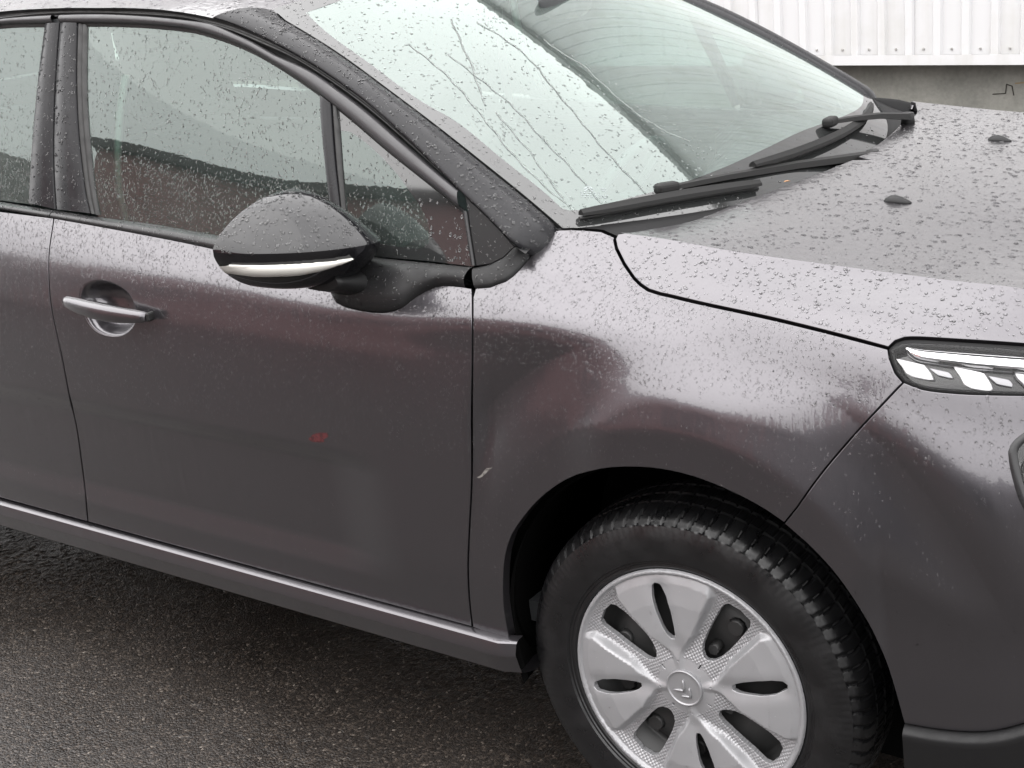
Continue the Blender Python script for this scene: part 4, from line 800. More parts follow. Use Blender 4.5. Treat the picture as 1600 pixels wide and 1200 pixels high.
    # black triangle ahead of the door
    tr = [(x+.004, z) for x, z in E['tri_rear']][::-1]
    poly = tr+E['tri_front'][1:]+E['tri_bot'][1:-1]
    rp(panel_obj('pillar_triangle', off(glassy, -.002, G_OUT), G_OUT, poly, 1.0, PLASTIC, CAR, h=.015, gap=.001, skin='post', depth=.01))
    # belt mouldings
    def belt(xa, xb, par):
        e1 = cut(belt_top, xa, xb); e2 = cut(belt_bot, xa, xb)
        A, NA = on(glassy, resample_n(e1, 60), G_OUT); B, NB = on(side, resample_n(e2, 60), OUT['side'])
        rp(strip('belt_moulding', A, B, [(0, -.014), (0, -.002), (.10, .0045), (.32, .0085), (.55, .0085), (.8, .006), (.97, .002), (1, -.003), (1.0, -.012)], TRIM, par, NA, NB, skin='belt'))
    belt(-1.4505, -.66, FD); belt(-2.28, -1.4535, RD)
    # mirror foot, the black quarter behind the wing
    A, NA = on(glassy, resample_n(cut(belt_top, -.668, -.3722), 40), G_OUT)
    mf = np.asarray(E['mirror_foot'], float); B, NB = on(side, resample_n(mf[:-1].tolist()+[(-.3732, 7.826)], 40), OUT['side'])
    rows = []; prof = [(0, -.012), (0, -.001), (.08, .005), (.25, .009), (.5, .011), (.75, .010), (.92, .006), (1, .0015), (1, -.010)]
    bl = np.interp(np.arange(40), [0, 4, 10, 18, 26, 39], [.8, 1, 1, .7, .15, 0])[:, None]
    V = []
    for s, l in prof:
        nn = NA*(1-s)+NB*s; nn /= np.linalg.norm(nn, axis=1, keepdims=True)
        V.append(A*(1-s)+B*s+nn*(l+bl*.017*math.sin(math.pi*min(1, s*1.0))**.7*(1 if 0 < s < 1 else 0)))
    V = np.array(V); k, n = V.shape[:2]
    F = [(i*n+j, i*n+j+1, (i+1)*n+j+1, (i+1)*n+j) for i in range(k-1) for j in range(n-1)]
    F = [f[::-1] for f in F]
    me = mesh('mirror_foot', V.reshape(-1, 3), F)
    rp(link('mirror_foot', me, PLASTIC, FD))
    T = np.array([t for f in F for t in ((f[0], f[1], f[2]), (f[0], f[2], f[3]))]); VV = V.reshape(-1, 3)
    nn = np.zeros_like(VV); fn_ = np.cross(VV[T[:, 1]]-VV[T[:, 0]], VV[T[:, 2]]-VV[T[:, 0]])
    for q_ in range(3): np.add.at(nn, T[:, q_], fn_)
    SKIN.setdefault('belt', []).append((VV, nn/np.maximum(np.linalg.norm(nn, axis=1, keepdims=True), 1e-12), T))
    e1 = E['quarter_trim_in']+E['pillar_foot']; e1 = [(-.3692, e1[0][1])]+list(e1[1:])
    A, NA = on(glassy, resample_n(e1, 24), G_OUT)
    ft = [p for p in E['fender_top'] if p[0] < -.272]
    B, NB = on(side, resample_n(ft, 24), OUT['side'])
    rp(strip('quarter_trim', A, B, [(0, -.010), (0, .0), (.1, .004), (.5, .006), (.9, .004), (1, .0005), (1, -.010)], PLASTIC, CAR, NA, NB, skin='belt'))
greenhouse()

def screen_and_roof():
    # windscreen pillar
    ca = [p for p in chan_out if p[0] > -1.075]; cb = [(-.748, 1.062)]+E['pillar_in']+[(-.692, -.022)]
    n = 60
    A, NA = on(glassy, resample_n(ca+[(-.2755, 1.008), (-.268, 1.000)], n), G_OUT); B, NB = on(screen, resample_n(cb, n), OUT['screen'])
    for q, dd in ((-3, .004), (-2, .016), (-1, .050)):
        A[q] -= NA[q]*dd; B[q] -= NB[q]*dd*.5
    rp(strip('windscreen_pillar', A, B, [(0, -.014), (0, .002), (.05, .007), (.2, .014), (.4, .018), (.6, .017), (.8, .011), (.95, .0035), (1, -.001), (1, -.018)], PILLAR, CAR, NA, NB, skin='pillar'))
    # glass
    cs = np.array(E['clear_side']); cbm = [p for p in E['clear_bot'] if p[0] < 0]
    half = [(-.45, 1.0), (-.60, 1.005)]+[tuple(p) for p in cs]+cbm[1:]
    clear = half+[(-u, w) for u, w in half[::-1]]
    clear = [clear[i] for i in range(len(clear)) if i == 0 or np.hypot(clear[i][0]-clear[i-1][0], (clear[i][1]-clear[i-1][1])*.8) > 1e-3]
    po = np.array(E['pillar_in']); edge = [(-.748, 1.075)]+[tuple(p) for p in po]+[(-.69, -.03)]
    edge = [(u+.006, w) for u, w in edge]
    bot = [(-.5, -.02), (-.25, -.015), (0, -.012)]
    outer = edge+bot+[(-u, w) for u, w in (edge+bot[:-1])[::-1]]
    g = panel_obj('windscreen', screen, OUT['screen'], clear, .8, SCREEN_GLASS, CAR, h=.035, gap=0, flange=False, skin='screen')
    panel_obj('windscreen_border', screen, OUT['screen'], outer, .8, FRIT, g, h=.035, gap=0, flange=True, depth=.01, holes=[clear], hole_flange=False, skin='screen_border')
    # roof
    def zc(x): return 1.476-.05*np.clip((x+1.7)/.9, 0, 1)**2-.07*np.clip((-2.2-x)/.8, 0, 1)**2
    def roof(x, y):
        x = np.asarray(x, float); y = np.asarray(y, float); return np.c_[x, y, zc(x)-.079*np.abs(y/.655)**2.3-.012*sstep(-1.3, -1.0, x)*np.abs(y/.6)**2]
    ce = np.array([p for p in chan_out if p[0] <= -1.07 and p[0] > -2.93]); Pc = glassy(ce[:, 0], ce[:, 1])
    us = np.linspace(-.748, .748, 31); Pf = screen(us, np.full(31, 1.068))
    rt = [(p[0], p[1]+.001) for p in Pc]
    outl = rt+[(p[0]-.002, p[1]) for p in Pf]+[(x, -y) for x, y in rt[::-1]]
    panel_obj('roof_panel', roof, np.array([0, 0, 1.]), outl, 1.0, PAINT, CAR, h=.03, gap=.002, skin='roof')
    lin_ = MB(); V = []
    link('roof_lining', mesh('roof_lining', *panel(lambda a, b: roof(a, b)-np.array([0, 0, .045]), np.array([0, 0, 1.]), outl, 1.0, h=.08, gap=.03, flange=False)[:2]), LININGM, CAR)
    # rear quarter above the belt
    cq = [p for p in chan_out if p[0] < -2.3]
    q = [(-2.345, 1.065), (-2.34, 1.14), (-2.31, 1.235), (-2.25, 1.30), (-2.18, 1.335)]+[(-2.25, 1.372)]+cq[::-1][0:0]
    poly = [(-2.345, 1.065), (-2.34, 1.14), (-2.305, 1.235), (-2.225, 1.306), (-2.12, 1.350), (-2.12, 1.385), (-2.4, 1.357), (-2.7, 1.297), (-2.95, 1.195), (-3.1, 1.06)]
    rp(panel_obj('rear_pillar', glassy, G_OUT, poly, 1.0, PILLAR, CAR, h=.03, gap=.001))
    # scuttle between glass and bonnet
    n = 41; us = np.linspace(-.70, .70, n)
    A = screen(us, np.full(n, .0)); A[:, 2] -= .002
    br = E['bonnet_rear']; b3 = bonnet(np.array([p[0] for p in br]), np.array([p[1] for p in br]))
    xs = np.interp(np.abs(us), -b3[::-1, 1], b3[::-1, 0]); zs = np.interp(np.abs(us), -b3[::-1, 1], b3[::-1, 2])
    B = np.c_[xs+.03, us*(1-.05*np.abs(us/.70)**4), zs-.012-.03*sstep(.60, .69, np.abs(us))]
    rows = [A+[-.004, 0, -.010], A+[.001, 0, .000], A*.7+B*.3+[0, 0, .000], A*.4+B*.6+[0, 0, -.003], B]
    V = np.array(rows).reshape(-1, 3); F = [(i*n+j, i*n+j+1, (i+1)*n+j+1, (i+1)*n+j)[::-1] for i in range(4) for j in range(n-1)]
    sc = link('scuttle', mesh('scuttle', V, F), SCUT, CAR)
    fc = np.array(E['fender_cowl']); Pw = side(fc[:, 0], fc[:, 1]); k2 = len(Pw)
    Vw = np.vstack([Pw+[0, .0045, .0005], Pw+[.002, .012, -.004], Pw+[.004, .020, -.040]]); Fw = [(i*k2+j, i*k2+j+1, (i+1)*k2+j+1, (i+1)*k2+j) for i in range(2) for j in range(k2-1)]
    rp(link('scuttle_edge', mesh('scuttle_edge', Vw, Fw), SCUT, sc))
    return g
SCREEN = screen_and_roof()
def sill():
    xs = np.linspace(-2.12, -.305, 60)
    prof = [(.848, .3335), (.862, .3325), (.8675, .3300), (.8695, .3280), (.8702, .3255), (.8745, .3110), (.8745, .3050), (.8725, .3015), (.866, .2800), (.861, .2680), (.856, .2635), (.845, .259), (.82, .252), (.74, .248)]
    # the front end closes against the arch
    rows = []
    for x in xs:
        t = max(0, (x+.325)/.02); t = t*t
        rows.append([(x, -(w-(.012*t if w > .80 else 0)), z) for w, z in prof])
    V = np.array(rows).reshape(-1, 3); k = len(prof)
    F = [(i*k+j, i*k+j+1, (i+1)*k+j+1, (i+1)*k+j)[::-1] for i in range(len(xs)-1) for j in range(k-1)]
    me = mesh('sill', V, F)
    me.set_sharp_from_angle(angle=R(24)); rp(link('sill', me, PAINT, CAR))
    b = MB(); b.loft([[(x, y, z) for x, y, z in ((xx, -.80, .252), (xx, -.80, .34), (xx, -.2, .34), (xx, -.2, .252))] for xx in (-2.1, -.40)]); rp(b.build('underbody', VOID, CAR))
sill()

def lower_bumper():
    bl = np.array(E['bumper_low']+[(.62, 1.9), (.70, 1.87), (.77, 1.85), (.815, 1.8)]); P = side(bl[:, 0], bl[:, 1]); n = nrm_of(side, bl[:, 0], bl[:, 1], OUT['side'])
    n[:, 2] = 0; n /= np.linalg.norm(n, axis=1, keepdims=True)
    rows = [P-n*.012+[0, 0, -.001], P+n*.003+[0, 0, -.003], P+n*.0125+[0, 0, -.008], P+n*.014+[0, 0, -.013], P+n*.011+[0, 0, -.022], P+n*.002+[0, 0, -.07], P-n*.02+[0, 0, -.13], P-n*.06+[0, 0, -.17]]
    V = np.array(rows); k, m_ = V.shape[:2]
    F = [(i*m_+j, i*m_+j+1, (i+1)*m_+j+1, (i+1)*m_+j)[::-1] for i in range(k-1) for j in range(m_-1)]
    rp(link('bumper_skirt', mesh('bumper_skirt', V.reshape(-1, 3), F), PLASTIC, CAR))
lower_bumper()

def door_handle():
    cup = np.array(E['handle_cup']); P = side(cup[:, 0], cup[:, 1]); n = nrm_of(side, cup[:, 0], cup[:, 1], OUT['side'])
    c = P.mean(0); nm = n.mean(0); nm /= np.linalg.norm(nm)
    P = resample_n(np.vstack([P, P[:1]]), 49)[:-1]
    rows = []
    for s, d in [(1.0, .0035), (1.0, -.001), (.95, -.0022), (.895, -.0055), (.85, -.012), (.81, -.024), (.74, -.036), (.55, -.043), (.25, -.045), (.02, -.045)]:
        q = c+(P-c)*s; q = q-(((q-c)@nm)[:, None]*nm)*(1-s)*.9+nm*d
        rows.append(q)
    rows[0] = P+(P-c)*.03-nm*.004; rows[1] = P-nm*.0005
    V = np.array(rows); k, m_ = V.shape[:2]
    F = [(i*m_+j, i*m_+(j+1) % m_, (i+1)*m_+(j+1) % m_, (i+1)*m_+j) for i in range(k-1) for j in range(m_)]
    V = V.reshape(-1, 3); mid = F[4*m_]
    if np.dot(np.cross(V[mid[1]]-V[mid[0]], V[mid[2]]-V[mid[0]]), nm) < 0: F = [f[::-1] for f in F]
    rp(link('handle_cup', mesh('handle_cup', V, F), PAINT, FD))
    # grip: from the rear pivot to its front end
    a = Vector((-1.336, -.8785, .860)); e = Vector((-1.099, -.874, .8478)); b = MB(); rings = []
    N = 26
    for i in range(N):
        t = i/(N-1); p = a.lerp(e, t); out = .015*math.sin(math.pi*min(1, max(0, t*.96+.02)))**.45
        hgt = .0085+.0105*math.sin(math.pi*min(.93, t*.9+.06))**.8; th = .007+.006*math.sin(math.pi*t)
        if t < .03 or t > .97: hgt *= .75; th *= .7
        sag = -.002*math.sin(math.pi*t)
        q = p+Vector((0, -.006-out, sag)); r = []
        for k in range(20):
            an = 2*math.pi*k/20; cx, cz = math.cos(an), math.sin(an)
            yy = -math.copysign(abs(cx)**.75, cx)*th; zz = math.copysign(abs(cz)**.7, cz)*hgt
            if cz > 0: zz *= .8; yy += .003*cz
            r.append(q+Vector((0, yy, zz)))
        rings.append(r)
    b.loft(rings); rp(b.build('door_handle', PAINT, FD))
    b = MB(); b.box((-1.0955, -.879, .8475), (.008, .018, .019)); rp(bevel(b.build('handle_gap_shade', RUBBER, FD), .004))  # black block standing in for the shadow gap at the grip's end
    # marks
    sc = lambda d: off(side, d, OUT['side'])
    red = mat('red_patch', (.085, .022, .024), .4); pale = mat('pale_scratch', (.17, .16, .15), .5)
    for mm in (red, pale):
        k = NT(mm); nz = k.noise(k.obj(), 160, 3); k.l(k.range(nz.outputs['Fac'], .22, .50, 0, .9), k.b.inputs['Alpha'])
    rp0 = panel_obj('door_patch', sc(.0006), OUT['side'], E['red_mark'], SB, red, FD, h=.004, gap=0, flange=False); rp0['label'] = 'small red mark on the door'  # broken red patch, a thin coloured sheet on the door skin
    W = [o for o in CAR.children if o.name == 'front_wing'][0]
    panel_obj('scratch_mark', sc(.0006), OUT['side'], E['scratch'], SB, pale, W, h=.004, gap=0, flange=False)
door_handle()

# ---- door mirror
def mirror_shell(s, u, part):
    """s: 0 at the door .. 1 outer tip; u: 0 at the back rim .. 1 at the front ridge"""
    s = np.asarray(s, float); u = np.asarray(u, float)
    y = -.800-.232*s
    xb = -.667-.050*s
    D = .148*(1-np.clip((s-.30)/.70, 0, 1)**2.6)**.62*(1-.30*np.clip((.30-s)/.30, 0, 1)**2)+.006
    zr = 1.020+.020*s
    up = (.088*(1-.985*np.clip((s-.28)/.72, 0, 1)**1.9)**.72)*(1-.62*np.clip((.28-s)/.28, 0, 1)**1.6)
    dn = (.078*(1-.985*np.clip((s-.40)/.60, 0, 1)**2.6)**.60)*(1-.35*np.clip((.40-s)/.40, 0, 1)**2.0)
    x = xb+D*u
    z = np.where(part > 0, zr+up*(1-u**1.75)**.9, zr-.004*0-dn*(1-u**3.2)**.75)
    return np.stack([x, y, z], -1)
def door_mirror():
    ns, nu = 44, 26
    ss = np.sin(np.linspace(0, 1, ns)*math.pi/2)**.9; uu = np.sin(np.linspace(0, 1, nu)*math.pi/2)
    V = []; F = []
    for part in (1, -1):
        Sg, U = np.meshgrid(ss, uu, indexing='ij'); P = mirror_shell(Sg, U, part).reshape(-1, 3); o = len(V); V += list(P)
        for i in range(ns-1):
            for j in range(nu-1):
                f = (o+i*nu+j, o+(i+1)*nu+j, o+(i+1)*nu+j+1, o+i*nu+j+1); F.append(f if part > 0 else f[::-1])
    # the black waist between: front ridge belt
    o = len(V); rows = []
    for k, (dz, dx) in enumerate([(0, 0), (-.004, .0022), (-.010, .003), (-.020, .0015), (-.0265, -.002)]):
        P = mirror_shell(ss, np.full(ns, 1.0), 1); rows.append(P+[dx, 0, dz])
    # back and ends
    top = mirror_shell(ss, np.zeros(ns), 1); bot = mirror_shell(ss, np.zeros(ns), -1)
    o = len(V); V += list(top)+list(bot)
    for i in range(ns-1): F.append((o+i, o+ns+i, o+ns+i+1, o+i+1))
    for si in (0, ns-1):
        t = mirror_shell(np.full(nu, ss[si]), uu, 1); b = mirror_shell(np.full(nu, ss[si]), uu, -1); o = len(V); V += list(t)+list(b)
        for j in range(nu-1):
            f = (o+j, o+j+1, o+nu+j+1, o+nu+j); F.append(f if si == 0 else f[::-1])
    V = np.array(V)
    F = [f[::-1] for f in F]
    me = mesh('door_mirror', V, F)
    o = rp(link('door_mirror', me, GLOSS, CAR)); bm = bmesh.new(); bm.from_mesh(me); bmesh.ops.remove_doubles(bm, verts=bm.verts, dist=1e-5); bmesh.ops.recalc_face_normals(bm, faces=bm.faces); bm.to_mesh(me); bm.free()
    for e in me.edges: pass
    me.set_sharp_from_angle(angle=R(28))
    # skin for rain: the upper shell
    Sg, U = np.meshgrid(ss[:-3], uu, indexing='ij'); P = mirror_shell(Sg, U, 1).reshape(-1, 3); n1 = len(ss)-3
    T = []
    for i in range(n1-1):
        for j in range(nu-1):
            a = i*nu+j; T += [(a, a+nu, a+nu+1), (a, a+nu+1, a+1)]
    T = np.array(T); fnn = np.cross(P[T[:, 1]]-P[T[:, 0]], P[T[:, 2]]-P[T[:, 0]]); nn = np.zeros_like(P)
    for q in range(3): np.add.at(nn, T[:, q], fnn)
    nn /= np.maximum(np.linalg.norm(nn, axis=1, keepdims=True), 1e-12)
    if nn[:, 2].mean() < 0: nn = -nn
    SKIN['mirror'] = [(P, nn, T)]
    # indicator strip on the lower front
    sA = np.linspace(.40, .972, 44)
    hi, lo = [], []
    def at(s, dz):
        uuv = np.linspace(1, 0, 200); p = mirror_shell(np.full(200, s), uuv, -1); i = int(np.argmin(np.abs(p[:, 2]-(p[0, 2]-dz)))); return p[i]
    for s in sA:
        t = (s-.40)/(.972-.40); w = .0195*min(1, (t/.55))**.7*(1-.35*max(0, (t-.85)/.15))*min(1, (1.004-t)/.05)**.5; z0 = .0195
        hi.append(at(s, z0)+np.array([.0045, -.0040, 0])); lo.append(at(s, z0+w+.001)+np.array([.0045, -.0040, 0]))
    hi, lo = np.array(hi), np.array(lo); mid = (hi+lo)/2+[.003, -.001, 0]
    rows = [hi-[.008, -.006, 0], hi, mid, lo, lo-[.008, -.006, 0]]; V = np.array(rows).reshape(-1, 3); n = len(sA)
    F = [(i*n+j, i*n+j+1, (i+1)*n+j+1, (i+1)*n+j) for i in range(4) for j in range(n-1)]
    a, b_, c = V[F[40][0]], V[F[40][1]], V[F[40][2]]
    if np.cross(b_-a, c-a)[0] < 0: F = [f[::-1] for f in F]
    im = mat('clear_indicator_lens', (.62, .61, .57), .2, .0, .8)
    rp(link('indicator_lens', mesh('indicator_lens', V, F), im, o))
    # seam and neck
    b = MB(); b.loft([[(x+dx*.5, y, z) for (dx, y, z) in [( .032*math.cos(t), -.0, 0) for t in ()]] for x in ()]) if False else None
    b = MB(); rings = []
    for t in np.linspace(0, 1, 10):
        c = Vector((-.625+.030*t, -.900+.115*t, .965-.030*t-.012*t*t)); w = .050-.006*t; h = .018+.012*t
        rings.append([c+Vector((w*math.cos(a), .35*w*math.sin(a)*0, h*math.sin(a))) for a in np.linspace(0, 2*math.pi, 20, endpoint=False)])
    b.loft(rings); rp(b.build('mirror_neck', PLASTIC, o))
    g = MB(); P = np.array([mirror_shell(np.array(s_), np.array(0.), p_) for s_, p_ in [(.06, 1), (.5, 1), (.9, 1), (.9, -1), (.5, -1), (.06, -1)]])
    g.add(P-[.0015, 0, 0], [(0, 1, 2, 3, 4, 5)]); rp(g.build('mirror_glass', CHROME, o))
door_mirror()

# ---- lamps
def lamps():
    lt = np.array(E['lamp_top']); lb = np.array(E['lamp_bottom']); bk = np.array(E['lamp_back'])
    far_t = [(.62, 8.47), (.70, 8.47), (.77, 8.42)]; far_b = [(.62, 7.75), (.70, 7.72), (.77, 7.62)]
    outl = [tuple(p) for p in bk[::-1]][:-1]+[tuple(p) for p in lt]+far_t+far_b[::-1]+[tuple(p) for p in lb[::-1]][:-1]
    base = rp(panel_obj('daytime_lamp', off(side, -.020, OUT['side']), OUT['side'], outl, SB, GLOSS, CAR, h=.012, gap=-.001, flange=False))
    # frame: thick black rim
    def ring(name, loop, w, lift, m, par, depth=.02):
        L = np.asarray(loop, float)*[1, SB]; L = resample(np.vstack([L, L[:1]]), .006)[:-1]
        Pi = inset(L, w); a = side(L[:, 0], L[:, 1]/SB); na = nrm_of(side, L[:, 0], L[:, 1]/SB, OUT['side']); b = side(Pi[:, 0], Pi[:, 1]/SB); nb = nrm_of(side, Pi[:, 0], Pi[:, 1]/SB, OUT['side'])
        rows = [a-na*.008, a+na*lift, (a+b)/2+na*(lift+.0008), b+nb*lift, b-nb*depth]; V = np.array(rows).reshape(-1, 3); n = len(L)
        F = [(i*n+j, i*n+(j+1) % n, (i+1)*n+(j+1) % n, (i+1)*n+j) for i in range(4) for j in range(n)]
        f = F[n+5]
        if np.dot(np.cross(V[f[1]]-V[f[0]], V[f[2]]-V[f[0]]), na[5]) < 0: F = [q[::-1] for q in F]
        return rp(link(name, mesh(name, V, F), m, par))
    ring('lamp_rim', outl, .0068, -.003, SCUT, base)
    o2 = [tuple(p) for p in outl]
    # bright upper strip
    top = np.array(lt.tolist()+far_t); n = 40
    t1 = resample_n(top[5:], n); A0 = side(t1[:, 0], t1[:, 1]); 
    cp = 2.4
    Aq = resample_n(np.c_[top[3:, 0], top[3:, 1]-.085], n); Bq = resample_n(np.c_[top[3:, 0]-.004, top[3:, 1]-.27], n)
    Bq[:3, 1] = Aq[:3, 1]-np.array([.03, .10, .16])
    A, NA = on(side, Aq, OUT['side']); B, NB = on(side, Bq, OUT['side'])
    rp(strip('chrome_strip', A, B, [(0, -.016), (0, -.004), (.5, -.002), (1, -.005), (1, -.018)], CHROME, base, NA, NB))
    LEDM = mat('white_light_module', (.50, .50, .51), .35, .1, .4)
    for i in range(5):
        x = .372+i*.078
        vtop = float(np.interp(x, top[:, 0], top[:, 1]))-.30; vbot = float(np.interp(x, np.r_[lb[:, 0], [q[0] for q in far_b]], np.r_[lb[:, 1], [q[1] for q in far_b]]))+.15
        h = vtop-vbot
        loop = [(x-.016, vtop), (x+.022, vtop), (x+.033, vtop-h*.55), (x+.037, vbot+h*.12), (x+.031, vbot+.01), (x+.010, vbot+.0), (x+.001, vbot+h*.12), (x-.006, vtop-h*.45)]
        rp(panel_obj('light_module', off(side, -.008, OUT['side']), OUT['side'], loop, SB, LEDM, base, h=.006, gap=0, depth=.010))
        lo2 = [(x+.030, vtop-.02), (x+.056, vtop-.02), (x+.062, vtop-h*.42), (x+.042, vtop-h*.42)]
        rp(panel_obj('module_shade', off(side, -.0125, OUT['side']), OUT['side'], lo2, SB, mat('smoked_reflector', (.25, .25, .26), .3, .6), base, h=.006, gap=0, depth=.006))
    inner = [tuple(p) for p in inset(np.asarray(outl)*[1, SB], .004)/[1, SB]]
    rp(panel_obj('lamp_lens', off(side, -.0015, OUT['side']), OUT['side'], inner, SB, CLEAR, base, h=.012, gap=0, flange=False))
    # main headlamp, mostly out of the frame
    fog = E['fog']+[(.60, 5.0), (.67, 5.4), (.69, 6.3), (.66, 6.9), (.60, 7.05)]
    hb = rp(panel_obj('headlamp', off(side, -.035, OUT['side']), OUT['side'], fog, SB, GLOSS, CAR, h=.012, gap=-.002, flange=False))
    ring('headlamp_rim', fog, .011, .001, TRIM, hb, .034)
    b = MB()
    for c, r in (((.57, 6.35), .034), ((.64, 6.2), .034)):
        p = off(side, -.016, OUT['side'])(np.array([c[0]]), np.array([c[1]]))[0]; nn = nrm_of(side, np.array([c[0]]), np.array([c[1]]), OUT['side'])[0]
        rings = []
        for (k, d) in [(1, -.016), (1, 0), (.9, .003), (.7, -.006), (.4, -.012), (.05, -.014)]:
            rot = Vector(nn).to_track_quat('Z', 'Y').to_matrix()
            rings.append([Vector(p)+rot @ Vector((r*k*math.cos(a), r*k*math.sin(a), d)) for a in np.linspace(0, 2*math.pi, 24, endpoint=False)])
        b.loft(rings)
    rp(b.build('headlamp_bowl', REFLECTOR, hb))
    rp(panel_obj('headlamp_lens', off(side, -.001, OUT['side']), OUT['side'], [tuple(p) for p in inset(np.asarray(fog)*[1, SB], .009)/[1, SB]], SB, CLEAR, hb, h=.012, gap=0, flange=False, skin='lens'))
lamps()

# ---- wipers
def wipers():
    def wiper(label, blade, conn, pivot, bend):
        bu = np.linspace(0, 1, 14); w0, w1 = np.array(blade[0]), np.array(blade[1]); uw = w0+(w1-w0)*bu[:, None]
        pts = [Vector(p) for p in off(screen, blade[2], OUT['screen'])(uw[:, 0], uw[:, 1]+.012*np.sin(math.pi*bu))]
        a, b_ = pts[0], pts[-1]
        m = MB()
        # rubber lip
        m.tube([p+Vector((-.004, 0, -.010)) for p in pts], .0035, 6)
        w = m.build('wiper', RUBBER, CAR); w['label'] = label
        m = MB(); rings = []
        d = (b_-a).normalized(); sd = d.cross(Vector((0, 0, 1))).normalized()
        for i, p in enumerate(pts):
            t = i/13; k = .7+.3*math.sin(math.pi*t)**.4
            rings.append([p+sd*(x*k)+Vector((0, 0, z*k)) for x, z in [(-.011, -.006), (-.010, .001), (-.004, .007), (.001, .0095), (.004, .006), (.009, .001), (.010, -.006)]])
        m.loft(rings, smooth=False); m.build('wiper_blade', BLADE, w)
        # connector and arm
        c = Vector(conn); pv = Vector(pivot)
        m = MB(); rot = d.to_track_quat('X', 'Z').to_matrix(); m.box(c+Vector((0, 0, .000)), (.046, .024, .020), rot); bevel(m.build('wiper_connector', BLADE, w), .007, 3)
        m = MB(); rings = []
        arm = [c, c.lerp(pv, .25)+Vector((0, 0, .004)), c.lerp(pv, .6)+Vector(bend), pv]
        q = resample_n(np.array([tuple(p) for p in arm]), 16)
        for i, p in enumerate(q):
            t = i/15; wd = .008+.006*t; ht = .0045+.0035*t; p = Vector(p)
            rings.append([p+sd*x+Vector((0, 0, z)) for x, z in [(-wd, -ht), (-wd*.8, ht*.6), (0, ht), (wd*.8, ht*.6), (wd, -ht)]])
        m.loft(rings, smooth=False); m.build('wiper_arm', BLADE, w)
        m = MB(); m.tube([pv+Vector((0, 0, -.02)), pv+Vector((0, 0, .008))], [.016, .013], 14, up=(1, 0, 0)); m.build('wiper_pivot', PLASTIC, w)
        return w
    wiper('near wiper lying along the foot of the windscreen', ((-.652, .022), (-.290, .030), .012), (-.176, -.476, 1.056), (-.020, .085, 1.014), (-.004, 0, .004))
    wiper('far wiper with a bright arm end', ((-.257, .084), (.47, .058), .012), (-.122, .115, 1.072), (-.072, .43, 1.032), (0, 0, .006))
wipers()

# ---- wheels
def cover_y(x, z):
    """outward depth of the wheel cover face (mm scale in metres)"""
    r = np.hypot(x, z); th = np.degrees(np.arctan2(z, x))
    a = (th-57.5+45) % 90-45
    hw = np.interp(r, [.03, .05, .06, .075, .10, .14, .18, .197], [40, 38, 35, 28, 20, 17, 15.5, 18])
    arc = np.radians(np.abs(a)-hw)*r
    p = sstep(-.0065, .0055, arc)
    dome = np.interp(r, [0, .03, .05, .10, .15, .185, .199, .2025, .2065, .21], [.010, .010, .0095, .0125, .0125, .0075, .002, .0065, .0065, -.002])
    low = np.interp(r, [0, .03, .05, .10, .15, .185, .199, .2025, .2065, .21], [.008, .008, .004, -.006, -.009, -.006, .000, .0065, .0065, -.002])
    y = low*(1-p)+dome*p
    b = (th-12.5+45) % 90-45
    y -= .0055*np.exp(-(np.radians(b)*r/.016)**2)*sstep(.045, .075, r)*(1-sstep(.175, .197, r))
    return y
